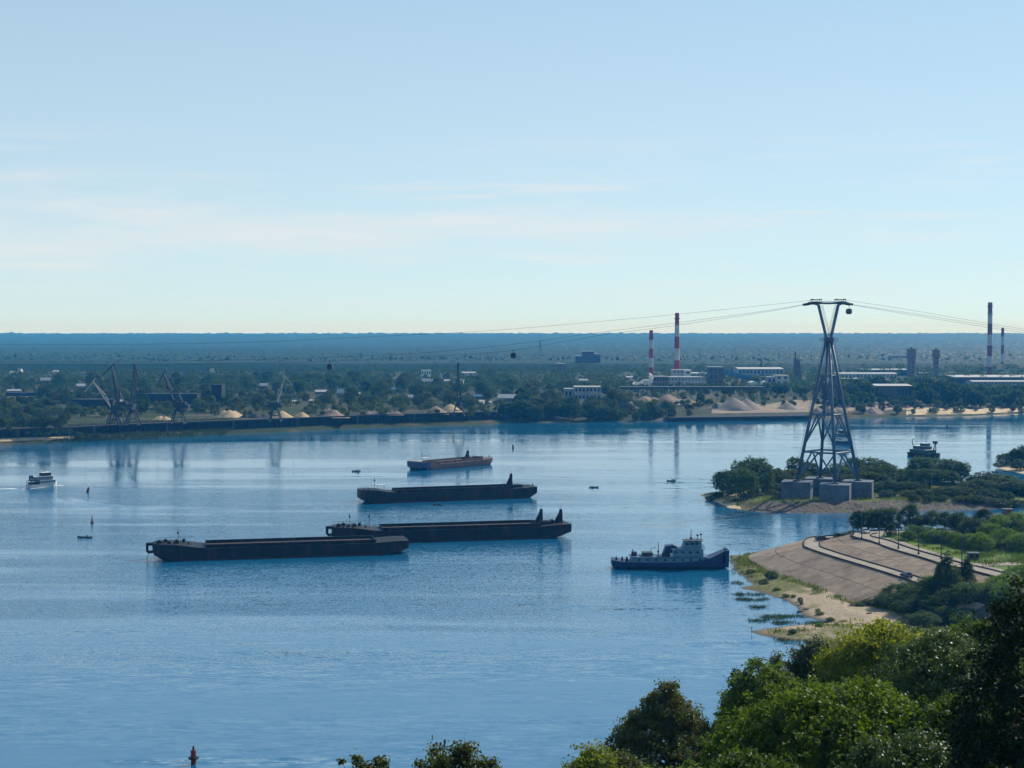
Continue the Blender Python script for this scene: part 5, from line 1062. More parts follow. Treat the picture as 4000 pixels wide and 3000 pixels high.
# ================================================================== vegetation
def unit(a): return a / np.maximum(np.linalg.norm(a, axis=-1, keepdims=True), 1e-9)
def leaf_quads(C, size, r, up=.6, aspect=.55, out=None):
    n = len(C); nr = r.standard_normal((n, 3)) + np.array([0, 0, up]);
    if out is not None: nr = nr + out * .7
    nr = unit(nr); t_ = unit(np.cross(nr, r.standard_normal((n, 3)))); b_ = np.cross(nr, t_); s = size * r.uniform(.6, 1.3, (n, 1))
    return np.stack([C - t_ * s, C - b_ * s * aspect, C + t_ * s, C + b_ * s * aspect], 1)
def crown_points(r, W, H, z0, shape, nlobe, nclump, per, clump_r):
    lob = []
    if shape == 'round':
        big = nlobe > 14
        for k in range(nlobe):
            d_ = unit(r.standard_normal(3)); rr = r.uniform(.16, .40) if big else r.uniform(.34, .58); lob.append((d_ * .5 * (1 - rr * .85) * r.uniform(.72, 1.0) + np.array([0, 0, .5]), rr * .5))
        lob.append((np.array([0, 0, .5]), .40 if big else .34))
    elif shape == 'cone':
        for k in range(nlobe):
            f = (k + .5) / nlobe; ang = r.uniform(0, 6.28); R_ = .5 * (1 - f) ** .82; d_ = R_ * r.uniform(.25, .62); lob.append((np.array([d_ * math.cos(ang), d_ * math.sin(ang), .04 + f * .9]), max(R_ * .62, .05)))
    elif shape == 'column':
        for k in range(nlobe):
            f = (k + .5) / nlobe; ang = r.uniform(0, 6.28); R_ = .5 * math.sin(math.pi * (.12 + .82 * f)) ** .7; d_ = R_ * r.uniform(.1, .5); lob.append((np.array([d_ * math.cos(ang), d_ * math.sin(ang), .05 + f * .9]), R_ * .6))
    else:       # bush: wide, down to the ground
        for k in range(nlobe):
            ang = r.uniform(0, 6.28); d_ = .36 * math.sqrt(r.uniform()); rr = r.uniform(.16, .30); lob.append((np.array([d_ * math.cos(ang), d_ * math.sin(ang), rr * .9 + r.uniform(0, .52) * (1 - d_ * 2)]), rr))
    cen = np.array([l_[0] for l_ in lob]); rad = np.array([l_[1] for l_ in lob]); pr = rad ** 2 / (rad ** 2).sum(); out = []
    cs = []; tries = 0
    while len(cs) < nclump and tries < 30:
        tries += 1; i = r.choice(len(lob), nclump, p=pr); d_ = unit(r.standard_normal((nclump, 3)) + np.array([0, 0, .25])); p = cen[i] + d_ * (rad[i] * np.where(r.uniform(0, 1, nclump) < .2, r.uniform(1.0, 1.28, nclump), r.uniform(.72, 1.06, nclump)))[:, None]
        dist = np.linalg.norm(p[:, None, :] - cen[None], axis=2) / rad[None]; ok = (dist > .66).all(1) & (p[:, 2] > .0); cs += list(zip(p[ok], d_[ok]))
    cs = cs[:nclump]; P = np.array([c[0] for c in cs]) * np.array([W, W, H]) + np.array([0, 0, z0]); Dn = np.array([c[1] for c in cs])
    rad_c = clump_r * r.uniform(.6, 1.4, len(P)); L = np.repeat(P, per, 0) + r.standard_normal((len(P) * per, 3)) * np.repeat(rad_c, per)[:, None] * np.array([.55, .55, .42])
    return L, np.repeat(Dn, per, 0), P
def trunk_mesh(r, H, rb, top, limbs, P=None):
    mb = MB(); pts = [Vector((0, 0, -.6))]; x = y = 0.0
    for k in range(1, 6): x += r.normal(0, rb * .5); y += r.normal(0, rb * .5); pts.append(Vector((x, y, top * k / 5)))
    mb.tube(pts, [rb * 1.25, rb, rb * .85, rb * .65, rb * .45, rb * .2], 7)
    if P is not None and len(P):
        for i in r.choice(len(P), min(limbs, len(P)), replace=False):
            q = Vector(P[i]); f = min(.95, max(.25, (q.z / top) * .65)); a_ = pts[0].lerp(pts[-1], f); mid = a_.lerp(q, .5) + Vector((0, 0, (q - a_).length * .1)); mb.tube([a_, mid, q], [rb * .32, rb * .2, rb * .06], 5)
    return mb.mesh('trunk', True)
def proto(seed, W, H, z0, shape, nlobe, nclump, per, clump_r, leaf, lm, limbs=8, rb=None, up=.6):
    r = np.random.default_rng(seed); L, Dn, P = crown_points(r, W, H - z0, z0, shape, nlobe, nclump, per, clump_r)
    cr = nquads('crown', leaf_quads(L, leaf, r, up, out=Dn)); cr.materials.append(M[lm])
    tr = trunk_mesh(r, H, rb or W * .022 + .06, z0 + (H - z0) * .8, limbs, P); tr.materials.append(M['bark']); return cr, tr, W, H
def plant(pr, loc, w, h, rz, name, group, cat='tree', lm=None):
    cr, tr, W, H = pr; o = tag(empty(name, loc, rz, (w / W, w / W, h / H)), None, cat, group); add('crown', cr, None, o); add('trunk', tr, None, o); return o
REG = []
def reg(o, desc, place, u): REG.append((o, desc, place, u)); return o

FARP = {k: [] for k in ('dark', 'olive', 'willow')}
for k in range(4):
    FARP['dark'].append(proto(10 + k, 10, 13, .9, 'round', 11, 190, 8, .75, .62, 'leaf_far', 4)); FARP['olive'].append(proto(20 + k, 10, 12, .7, 'round', 11, 190, 8, .75, .6, 'leaf_olive', 4)); FARP['willow'].append(proto(30 + k, 10, 10, .3, 'bush', 16, 160, 8, .7, .55, 'leaf_willow', 4))
poplar = proto(40, 5, 18, 1.5, 'column', 10, 150, 8, .6, .5, 'leaf_far', 4)

LM = [(40, 'by the left sandy strip'), (230, 'left of the leftmost crane'), (470, 'behind the left crane pair'), (600, 'between upright and bent-jib cranes'), (740, 'right of the bent-jib crane'), (880, 'behind the golden mound'), (1000, 'left of the pale crane'),
      (1110, 'behind the pale crane'), (1270, 'behind the brown gravel heap'), (1420, 'behind the grey rubble ridge'), (1570, 'midway between pale and lone cranes'), (1720, 'left of the lone crane'), (1880, 'right of the lone crane'), (2030, 'past the right quay end'), (2150, 'left of the derelict block'),
      (2290, 'before the derelict block'), (2420, 'left of the steam plume'), (2545, 'below the shorter chimney'), (2660, 'below the factory hall'), (2790, 'below the crusher house'), (2940, 'behind the grey gravel hill'), (3080, 'far shore left of the tower'), (3230, 'far shore behind the tower'),
      (3370, 'far shore right of the tower'), (3500, 'below the dark white-edged hall'), (3640, 'below the right water tower'), (3780, 'left of the tallest chimney'), (3920, 'at the far right shore')]
def lmk(u): return min(LM, key=lambda q: abs(q[0] - u))[1]
# houses of the far bank (placed first so that trees leave them visible)
HOUSES = []
rr = random.Random(77)
hs = [(470, 1578, 36, 15, 'gable', 'wall_wood', 'roof_grey'), (55, 1534, 60, 12, 'gable', 'wall_grey', 'roof_grey'), (1027, 1520, 34, 22, 'gable', 'wall_wood', 'roof_white'), (1254, 1540, 42, 16, 'gable', 'wall_wood', 'roof_white'), (1333, 1556, 36, 36, 'gable', 'wall_grey', 'roof_white'), (1150, 1575, 14, 10, 'gable', 'wall_pale', 'roof_white'),
      (1212, 1570, 10, 8, 'gable', 'wall_pale', 'roof_white'), (1400, 1543, 18, 8, 'gable', 'wall_pale', 'roof_white'), (1608, 1565, 32, 22, 'gable', 'brick', 'roof_grey'), (1665, 1472, 38, 28, 'flat', 'white', 'roof_white'), (1668, 1502, 44, 22, 'gable', 'wall_pale', 'roof_grey'), (1540, 1530, 22, 14, 'gable', 'paleblue', 'conveyor_blue'), (1800, 1500, 18, 18, 'flat', 'wall_pale', 'roof_white'), (1745, 1495, 30, 12, 'gable', 'wall_grey', 'roof_grey'),
      (1880, 1578, 18, 14, 'gable', 'white', 'roof_white'), (1913, 1580, 14, 12, 'gable', 'white', 'roof_grey'), (1870, 1560, 40, 18, 'gable', 'wall_wood', 'conveyor_blue'), (1832, 1462, 52, 9, 'gable', 'wall_pale', 'roof_white'), (1955, 1440, 14, 14, 'flat', 'white', 'roof_white'), (1980, 1572, 70, 30, 'gable', 'wall_grey', 'roof_grey'), (2270, 1568, 10, 8, 'flat', 'white', 'roof_white'), (2460, 1480, 30, 10, 'gable', 'wall_pale', 'roof_white'), (2280, 1493, 34, 12, 'gable', 'wall_pale', 'roof_white'),
      (45, 1462, 20, 12, 'gable', 'white', 'roof_white'), (76, 1455, 14, 14, 'flat', 'white', 'roof_white'), (215, 1455, 22, 8, 'gable', 'white', 'roof_white'), (735, 1445, 16, 7, 'gable', 'white', 'roof_white'), (785, 1446, 24, 12, 'gable', 'white', 'roof_white'), (826, 1452, 14, 12, 'flat', 'white', 'roof_white'), (902, 1442, 26, 9, 'gable', 'white', 'roof_white'), (1015, 1446, 30, 10, 'gable', 'white', 'roof_white'), (1056, 1448, 18, 9, 'gable', 'offwhite', 'roof_white'), (320, 1520, 40, 20, 'gable', 'wall_grey', 'roof_grey'), (180, 1500, 42, 24, 'gable', 'wall_wood', 'roof_grey')]
lab_used = {}
for u, vb, w, h, kind, wm, rm in hs:
    g, W, H = building('house', 'x', u - w / 2, u + w / 2, vb - h, vb, max(7, w * .12 * 1.2), wm, kind, rm, (1, max(2, w // 9)), rz=R(rr.uniform(-14, 14)), cat='house', group='houses of the far bank', pitch=.55)
    c_ = {'wall_wood': 'dark', 'wall_grey': 'grey', 'wall_pale': 'pale', 'brick': 'brick', 'white': 'white', 'offwhite': 'cream', 'paleblue': 'pale blue'}[wm]; r_ = {'roof_grey': 'grey', 'roof_white': 'white', 'conveyor_blue': 'blue'}[rm]
    reg(g, ('tiny ' if w < 20 else 'small ' if w < 36 else 'broad ') + f'{c_} house with {r_} {"pitched" if kind == "gable" else "flat"} roof', lmk(u), u); HOUSES.append((u, vb, w, h))
# dark warehouses and wagons behind the left cranes
for u0, u1, vt, vb, lab in ((560, 770, 1538, 1580, 'long dark warehouse behind the left and bent-jib cranes'), (280, 440, 1560, 1596, 'low dark shed left of the leftmost crane'), (828, 866, 1502, 1590, 'narrow dark elevator tower right of the bent-jib crane'), (20, 150, 1534, 1548, 'long low dark shed near the left edge')):
    building('warehouse', lab, u0, u1, vt, vb, 18, 'warehouse', 'flat', 'warehouse', None)
    HOUSES.append(((u0 + u1) / 2, vb, (u1 - u0) * .8, (vb - vt) * .8))
FOOT = [(2545, 2640, 1460, 1515), (2600, 2760, 1440, 1516), (2760, 2840, 1430, 1516), (2826, 3090, 1430, 1512), (2880, 3060, 1436, 1470), (3270, 3560, 1440, 1482), (3415, 3565, 1500, 1566), (3720, 4090, 1466, 1508), (2244, 2350, 1508, 1568), (2200, 2252, 1515, 1564), (3000, 3150, 1400, 1515), (2240, 2350, 1370, 1448), (2470, 2560, 1455, 1512), (3540, 3690, 1360, 1470), (2170, 2210, 1418, 1458), (3480, 3548, 1386, 1430)]
def clear(u, vb, hpx, wpx):
    for a, b_, w, h in HOUSES:
        if abs(u - a) < w * .5 + wpx * .25 and b_ - h * .2 < vb < b_ + 95 and vb - hpx < b_ - h * .45: return False
    for a0, a1, t0, t1 in FOOT:
        if a0 - wpx * .4 < u < a1 + wpx * .4 and t1 - 6 < vb and vb - hpx < t1 - (t1 - t0) * .35: return False
    return True
sizew = lambda h: 'low' if h < 9 else 'middling' if h < 15 else 'tall'
rr = random.Random(5); npl = 0
def scatter(u0, u1, v0, v1, du, dv, hmin, hmax, kinds, z, group, row, cap=999):
    global npl; n = 0; v = v0; k = 0
    while v <= v1:
        u = u0 + (k % 2) * du * .5
        while u <= u1:
            uu, vv = u + rr.uniform(-.45, .45) * du, v + rr.uniform(-.5, .5) * dv; u += du
            h = rr.uniform(hmin, hmax); p = GB(uu, vv); h *= 1.22; w = h * rr.uniform(.85, 1.2); kpx = FPX / p.y
            for sh_k in (1, .7, .5, .36):
                if clear(uu, vv, h * sh_k * kpx, w * sh_k * kpx): break
            else: continue
            h *= sh_k; w *= sh_k
            if h < 2: continue
            kd = rr.choice(kinds); pr = rr.choice(FARP[kd]); o = plant(pr, p, w, h, rr.uniform(0, 6.28), 'willow_bush' if kd == 'willow' else 'broadleaf_tree', group, 'bush' if kd == 'willow' and h < 8 else 'tree')
            reg(o, f'{sizew(h)} {dict(dark="dark green", olive="olive green", willow="grey-green")[kd]} {"bush" if kd == "willow" else "tree"}, {row},', lmk(uu), uu); n += 1
        v += dv; k += 1
    return n
scatter(0, 260, 1626, 1690, 52, 16, 6, 10, ['willow', 'olive'], lambda u, v: max(1.0, 8 - (v - 1620) * .11), 'trees on the far bank', 'waterside')
scatter(20, 330, 1690, 1708, 38, 12, 2.5, 4.5, ['willow'], 2.0, 'trees on the far bank', 'waterside')
scatter(330, 860, 1703, 1705, 48, 9, 1.6, 3.0, ['willow'], 1.2, 'trees on the far bank', 'waterside')
scatter(0, 1000, 1560, 1612, 62, 17, 7, 12, ['dark', 'olive', 'olive', 'willow'], LZ, 'trees on the far bank', 'front row')
scatter(0, 1000, 1512, 1545, 70, 18, 11, 17, ['dark', 'olive', 'dark'], LZ, 'trees on the far bank', 'back row')
scatter(1000, 2000, 1552, 1592, 68, 18, 8, 13, ['dark', 'olive', 'olive', 'willow'], LZ, 'trees on the far bank', 'front row')
scatter(1000, 2000, 1500, 1538, 70, 18, 10, 15, ['dark', 'olive', 'dark'], LZ, 'trees on the far bank', 'back row')
scatter(2430, 2620, 1618, 1642, 44, 11, 6, 10, ['dark', 'willow', 'dark', 'olive'], 2.0, 'trees on the far bank', 'waterside')
scatter(1975, 2430, 1618, 1642, 44, 11, 10, 15, ['dark', 'willow', 'dark', 'olive'], 2.0, 'trees on the far bank', 'waterside')
scatter(1990, 2480, 1572, 1600, 56, 14, 9, 14, ['dark', 'olive'], 7, 'trees on the far bank', 'second row')
scatter(2560, 2700, 1610, 1632, 52, 14, 5, 9, ['dark', 'olive'], 3, 'trees on the far bank', 'waterside')
scatter(2000, 2520, 1522, 1545, 72, 18, 8, 12, ['dark', 'olive'], LZ, 'trees on the far bank', 'back row')
scatter(2740, 3330, 1536, 1546, 52, 9, 6, 10, ['dark', 'olive'], LZ, 'trees on the far bank', 'front row')
scatter(3240, 4040, 1544, 1588, 48, 14, 12, 17, ['dark', 'dark', 'willow'], 8, 'trees on the far bank', 'front row')
scatter(3330, 4040, 1590, 1618, 75, 12, 3.5, 7.5, ['willow', 'olive'], 3, 'trees on the far bank', 'waterside')
p = G(2737, 1600, 4); reg(plant(FARP['dark'][1], p, 9, 18, 1, 'broadleaf_tree', 'trees on the far bank'), 'tall dark single tree standing alone', 'before the crusher house', 2737)
p = D(2974, 1432, 2500); p.z = LZ; reg(plant(poplar, p, 5, 24, 0, 'poplar_tree', 'trees on the far bank'), 'slim dark columnar poplar', 'behind the long white-roofed shed', 2974)

# the far wood: a mass nobody could count
r = np.random.default_rng(8)
ico_v = np.array([(0, 0, 1), *[(.894 * math.cos(a_), .894 * math.sin(a_), .447) for a_ in np.arange(5) * 2 * math.pi / 5], *[(.894 * math.cos(a_), .894 * math.sin(a_), -.447) for a_ in (np.arange(5) + .5) * 2 * math.pi / 5], (0, 0, -1)])
ico_f = [(0, 1 + i, 1 + (i + 1) % 5) for i in range(5)] + [(1 + i, 6 + i, 1 + (i + 1) % 5) for i in range(5)] + [(1 + (i + 1) % 5, 6 + i, 6 + (i + 1) % 5) for i in range(5)]; ico_f = np.array(ico_f)
def wood(name, label, n, vlo, vhi, ulo, uhi, hlo, hhi, mname, foot=True, power=1.0):
    v = vlo + (vhi - vlo) * r.uniform(0, 1, n) ** power; u = r.uniform(ulo, uhi, n); P = []
    for a_, b_ in zip(u, v):
        p = G(a_, b_, LZ)
        if p.y > 6000: p.z += float(ridge(np.array(min(p.y, 10200.)))); p2 = G(a_, b_, p.z); p = Vector((p2.x, min(p2.y, 10300.), p.z)) if p2.y < 10300 else Vector((p.x * 10300 / p.y, 10300 - r.uniform(0, 800), LZ + 34))
        h_ = r.uniform(hlo, hhi); k = FPX / p.y
        if foot and not clear(a_, b_, h_ * k, h_ * .8 * k): continue
        P.append((p.x, p.y, p.z, h_))
    P = np.array(P); m_ = len(P); nv = len(ico_v); s = np.stack([P[:, 3] * r.uniform(.36, .55, m_), P[:, 3] * r.uniform(.36, .55, m_), P[:, 3] * .55], 1)
    V = ico_v[None] * (1 + .28 * r.standard_normal((m_, nv, 1))) * s[:, None, :] + P[:, None, :3] + np.array([0, 0, 1.0]) * (P[:, 3] * .48)[:, None, None]
    F = (ico_f[None] + (np.arange(m_) * nv)[:, None, None]).reshape(-1, 3); me = bpy.data.meshes.new(name)
    me.vertices.add(m_ * nv); me.loops.add(F.size); me.polygons.add(len(F)); me.vertices.foreach_set('co', V.astype(np.float32).ravel()); me.loops.foreach_set('vertex_index', F.astype(np.int32).ravel()); me.polygons.foreach_set('loop_start', np.arange(0, F.size, 3, dtype=np.int32)); me.update(); me.validate()
    o = add(name, me, M[mname]); return tag(o, label, 'forest', kind='stuff')
M['wood'] = leafmat('wood', (.007, .025, .017), (.026, .054, .028), .1, nscale=.0016)
M['wood2'] = leafmat('wood2', (.024, .048, .02), (.075, .10, .032), .15, nscale=.02)
cy_ = np.concatenate([np.linspace(2650, 5000, 110), np.linspace(5030, 10350, 120)]); cx_ = np.linspace(-.42, .42, 420); YY = np.repeat(cy_[:, None], 420, 1); XX = cx_[None] * YY
ZZ = LZ + ridge(YY) + 12.5 + 2.0 * fbm(XX, YY, .006, 71) + r.standard_normal(XX.shape) * np.where(YY > 9700, 3.6, 2.0 * np.clip((YY - 2600) / 600, .2, 1)); ZZ[0] = LZ - 1
cn = add('forest_canopy', grid_mesh('forest_canopy', XX, YY, ZZ), M['wood']); tag(cn, 'closed canopy of the hazy forest between the town and the ridge', 'forest', kind='stuff')
wood('forest_edge', 'ragged near edge of the hazy forest behind the town', 2600, 1404, 1434, -300, 4300, 10, 16, 'wood', False, .9)
# leafy mass between the town houses and the far forest
def leafy(name, label, n, vlo, vhi, ulo, uhi, hlo, hhi, lm):
    Q = []; base = [unit(r.standard_normal((70, 3))) for _ in range(6)]
    for _ in range(n):
        u, v = r.uniform(ulo, uhi), r.uniform(vlo, vhi); h_ = r.uniform(hlo, hhi); p = GB(u, v); k = FPX / p.y
        if not clear(u, v, h_ * k, h_ * .8 * k):
            h_ *= .5
            if not clear(u, v, h_ * k, h_ * .8 * k): continue
        d_ = base[r.integers(6)] * r.uniform(.7, 1.05, (70, 1)); d_ = np.where(d_[:, 2:] < -.5, d_ * np.array([1, 1, -.6]), d_); Q.append(d_ * np.array([h_ * .42, h_ * .42, h_ * .45]) + np.array([p.x, p.y, p.z + h_ * .5]) + r.standard_normal((70, 3)) * .4)
    C = np.concatenate(Q); o = add(name, nquads(name, leaf_quads(C, 1.15, r, .8)), M[lm]); return tag(o, label, 'trees', kind='stuff')
leafy('town_greenery', 'dense mass of garden trees behind the houses across the river', 2700, 1412, 1545, -150, 4150, 10, 17, 'leaf_far')
leafy('hedge_mass', 'lighter olive scrub filling the ground among the far houses', 1500, 1450, 1632, -100, 2600, 3.5, 7.5, 'leaf_olive')
leafy('scrub_mass', 'low scrub among the works on the right far bank', 420, 1450, 1600, 2600, 4100, 3, 6, 'leaf_olive')

# ---- island
ISP = {k: [proto(50 + i, 8, 8.5, .2, 'bush', 20, 420, 11, .5, .26, k, 6) for i in range(3)] for k in ('leaf_willow', 'leaf_olive', 'leaf_far')}
ISR = [proto(60 + i, 9, 12, .3, 'round', 14, 520, 11, .55, .27, 'leaf_willow', 6) for i in range(3)]
rr = random.Random(21); cnt = 0
def isl_plant(u, v, w, h, kind, desc, place, zl=2.2):
    w *= 1.22; h *= 1.1 if kind == 'tree' else 1.0; p = G(u, v, zl); p.z = max(islZ(p.x, p.y) - .1, 0.0); pr = rr.choice(ISR if kind == 'tree' else ISP[kind]); o = plant(pr, p, w, h, rr.uniform(0, 6.28), 'willow_tree' if kind == 'tree' else 'island_bush', 'trees and bushes of the tower island', 'tree' if kind == 'tree' else 'bush'); reg(o, desc, place, u)
for u, v, w, h in ((2845, 1930, 13, 11.5), (2905, 1944, 12, 13), (2960, 1934, 13, 15.5), (2900, 1916, 10, 13.5), (2950, 1905, 12, 14), (2822, 1915, 9, 9)): isl_plant(u, v, w, h, 'tree', 'big round willow', 'at the left end of the tower island')
for u, v, w, h in ((3600, 1895, 13, 13), (3660, 1890, 14, 12), (3720, 1888, 12, 11), (3630, 1915, 12, 9.5), (3690, 1915, 12, 9), (3755, 1892, 9, 10.5), (3560, 1905, 10, 8)): isl_plant(u, v, w, h, 'tree', 'rounded dark willow', 'on the right half of the tower island')
for u, v, w, h in ((3110, 1876, 9, 12.5), (3395, 1875, 11, 11.5), (3335, 1880, 10, 11), (3445, 1882, 11, 10), (3270, 1884, 9, 9), (3160, 1884, 10, 9.5)): isl_plant(u, v, w, h, 'tree', 'dark willow', 'behind the tower legs')
for k, (v, n, ulo, uhi, h0, h1) in enumerate(((1888, 16, 2990, 3560, 6, 8.5), (1906, 16, 2990, 3580, 5, 7.5), (1925, 13, 2990, 3620, 4, 6))):
    for j in range(n):
        u = ulo + (uhi - ulo) * (j + rr.uniform(.2, .8)) / n; kd = rr.choice(['leaf_olive', 'leaf_willow', 'leaf_far', 'leaf_olive']); h = rr.uniform(h0, h1) * 1.35
        p = G(u, v, 2.2)
        if any(abs(p.x - (TX + corner(q, 0).x)) < 9.5 and abs(p.y - (TY + corner(q, 0).y)) < 9 for q in range(4)): continue
        isl_plant(u, v, h * rr.uniform(1.0, 1.35), h, kd, {'leaf_olive': 'olive bush', 'leaf_willow': 'grey-green bush', 'leaf_far': 'dark bush'}[kd], 'in the %s row of the tower island thicket' % ('rear', 'middle', 'front')[k])
for k, (v, n, ulo, uhi, h0, h1) in enumerate(((1945, 10, 3450, 3960, 3.2, 5), (1962, 8, 3540, 4010, 2.4, 3.8), (1925, 6, 3780, 4040, 4, 6), (1905, 5, 3800, 3960, 4.5, 7.5))):
    for j in range(n):
        u = ulo + (uhi - ulo) * (j + rr.uniform(.2, .8)) / n; kd = rr.choice(['leaf_willow', 'leaf_far', 'leaf_olive']); h = rr.uniform(h0, h1) * 1.4
        isl_plant(u, v, h * rr.uniform(1.2, 1.7), h, kd, {'leaf_olive': 'low olive bush', 'leaf_willow': 'low grey-green bush', 'leaf_far': 'low dark bush'}[kd], 'in the %s row at the right island end' % ('third', 'waterside', 'second', 'rear')[k])
for u, v, w, h in ((2775, 1945, 4, 2.6), (2800, 1938, 5, 4), (2870, 1958, 3, 1.8), (3010, 1945, 5, 3.5), (3035, 1950, 4, 2.6)): isl_plant(u, v, w, h, 'leaf_olive', 'low olive bush', 'by the sand at the left island tip', 1.2)
SPP = [(3895, 1824, 6, 3), (3930, 1815, 11, 9), (3965, 1812, 13, 12.5), (4005, 1815, 14, 14), (3985, 1832, 10, 7), (4060, 1820, 14, 12)]
for u, v, w, h in SPP:
    p = G(u, v, 1.2); reg(plant(rr.choice(ISP['leaf_far']), p, w, h, rr.uniform(0, 6), 'spit_bush', 'bushes of the right spit', 'bush'), 'dark bush', 'on the wooded spit at the right edge', u)

# ---- embankment: plateau trees, shrubs, riverside willows
NP = {'willow': [proto(70 + i, 8, 9, .3, 'bush', 22, 900, 12, .42, .17, 'leaf_willow', 8) for i in range(3)], 'bright': [proto(75 + i, 7, 7, .4, 'bush', 20, 800, 12, .40, .16, 'leaf_bright', 8) for i in range(3)], 'tree': [proto(80, 7, 10, .3, 'bush', 22, 900, 12, .45, .17, 'leaf_willow', 8), proto(81, 6.5, 10, .3, 'column', 16, 800, 12, .5, .17, 'leaf_far', 8), proto(82, 7, 10, .2, 'bush', 14, 800, 12, .5, .18, 'leaf_far', 8)], 'tall': [proto(85, 8, 14, .6, 'cone', 22, 1300, 12, .42, .18, 'leaf_far', 10)]}
def emb_plant(u, v, z, w, h, kind, desc, place, zf=None):
    w *= 1.2; p = G(u, v, z); o = plant(rr.choice(NP[kind]), p, w, h, rr.uniform(0, 6.28), {'willow': 'willow_bush', 'bright': 'green_bush', 'tree': 'roadside_tree', 'tall': 'tall_tree'}[kind], 'trees and bushes of the embankment', 'tree' if kind in ('tree', 'tall') else 'bush'); reg(o, desc, place, u); return o
for u, w, h in ((3352, 6, 6.5), (3392, 7, 8.5), (3432, 7, 9), (3470, 7, 9.2)): emb_plant(u, 2068, ZT - .5, w, h, 'tree', 'dark leafy tree', 'beyond the far bend of the upper road')
for u, v, w, h in ((3556, 2062, 7, 8.2), (3600, 2060, 5, 6), (3640, 2058, 5.5, 7.2), (3690, 2057, 5, 6.5)): emb_plant(u, v, ZT, w, h, 'tree', 'dark roadside tree', 'in front of the narrow channel')
for u, v, w, h in ((3760, 2080, 8, 9.5), (3800, 2100, 8, 8), (3840, 2080, 7, 8), (3730, 2066, 6, 6), (3960, 2120, 8, 9)): emb_plant(u, v, ZT, w, h, 'tree', 'leafy willow', 'in the right thicket of the green')
for u, v, w, h in ((3480, 2095, 3.5, 4.2),): emb_plant(u, v, ZT, w, h, 'tree', 'small dark round tree', 'just inside the bend of the upper road')
for u, v, w, h in ((3862, 2110, 7, 7), (3905, 2090, 7, 7.5), (3940, 2080, 7, 7), (3985, 2085, 8, 8), (3925, 2135, 7, 6.5), (3870, 2140, 6, 5), (3985, 2150, 8, 7)): emb_plant(u, v, ZT, w, h, 'bright', 'bright green bush', 'in the right thicket of the green')
for u, v, w, h in ((3550, 2110, 4, 4), (3590, 2100, 4.5, 4.4), (3625, 2112, 4, 4.2), (3655, 2120, 5, 5), (3690, 2120, 5, 5), (3725, 2128, 5, 5), (3760, 2138, 5, 5.2), (3680, 2095, 5, 4), (3565, 2085, 5, 3.2), (3620, 2085, 5, 3), (3790, 2142, 5, 5), (3830, 2150, 6, 6)): emb_plant(u, v, ZT, w, h, rr.choice(['bright', 'bright', 'willow']), 'rounded green bush', 'on the green inside the upper road')
for u, v, z, w, h in ((3275, 2112, ZB, 2.6, 3.8), (3312, 2098, ZB + 1.5, 3, 2.4), (3335, 2090, ZT - 1, 3, 2.2)): emb_plant(u, v, z, w, h, 'willow', 'pale shrub', 'at the far tip of the embankment', None)
for u, v, z, w, h, kd in ((3530, 2362, 2, 9, 7.5, 'willow'), (3600, 2380, 2, 10, 8.5, 'willow'), (3560, 2405, 1.5, 8, 6, 'willow'), (3655, 2345, 4, 9, 8.5, 'willow'), (3650, 2405, 2, 10, 8, 'willow'), (3480, 2378, 1.5, 7, 6.3, 'willow'), (3740, 2390, 3, 10, 8, 'willow'), (3800, 2370, 5, 10, 9, 'willow'), (3840, 2400, 3, 10, 8, 'willow'), (3900, 2365, 6, 10, 8, 'willow'), (3965, 2375, 6, 11, 9.5, 'bright'), (3790, 2335, 6, 8, 5, 'bright'), (3930, 2310, 8, 8, 6, 'bright'), (3990, 2275, 9, 7, 6, 'bright'), (3640, 2320, 5, 6, 6.5, 'bright'), (3860, 2330, 7, 7, 4.5, 'bright'), (3690, 2425, 1.5, 9, 6, 'willow'), (3770, 2440, 1.5, 9, 6.5, 'willow'), (3610, 2440, 1.5, 8, 4, 'willow')):
    emb_plant(u, v, z, w, h, kd, 'bright leafy bush' if kd == 'bright' else 'grey-green willow bush', 'in the thicket right of the beach')
emb_plant(3700, 2352, 4, 9.5, 15, 'tall', 'tall dark conical tree', 'rising over the lower road at the right'); emb_plant(3775, 2285, 8, 6, 8.5, 'tall', 'shorter dark conical tree', 'right of the tall conical tree')
# toe shrubs, small beach plants
for u, v, w, h in ((3010, 2258, 4.5, 3.0), (2985, 2278, 3, 1.8), (2935, 2232, 3, 1.6), (3125, 2342, 1.6, 1.7), (3130, 2352, 1.2, 1.6), (3195, 2382, 1.4, .9), (3203, 2394, 2.2, 1.1), (3243, 2414, 2.2, 1.3), (3070, 2322, 2.2, 1.2), (3098, 2325, 1.6, .9), (3185, 2310, 1.8, 1.1), (3400, 2370, 5, 2.2), (3350, 2372, 4, 1.4), (3035, 2300, 2.2, 1.0), (3095, 2470, 2.0, 1.5), (3200, 2452, 2.0, 1.0)):
    p = G(u, v, 1); p.z = beachZ(p.x, p.y) - .05; reg(plant(rr.choice(NP['willow' if h > 1.3 else 'bright']), p, w, h, rr.uniform(0, 6), 'beach_shrub', 'shrubs along the beach', 'shrub'), 'small shrub' if h < 1.5 else 'rounded shrub', 'on the beach below the paved slope', u)
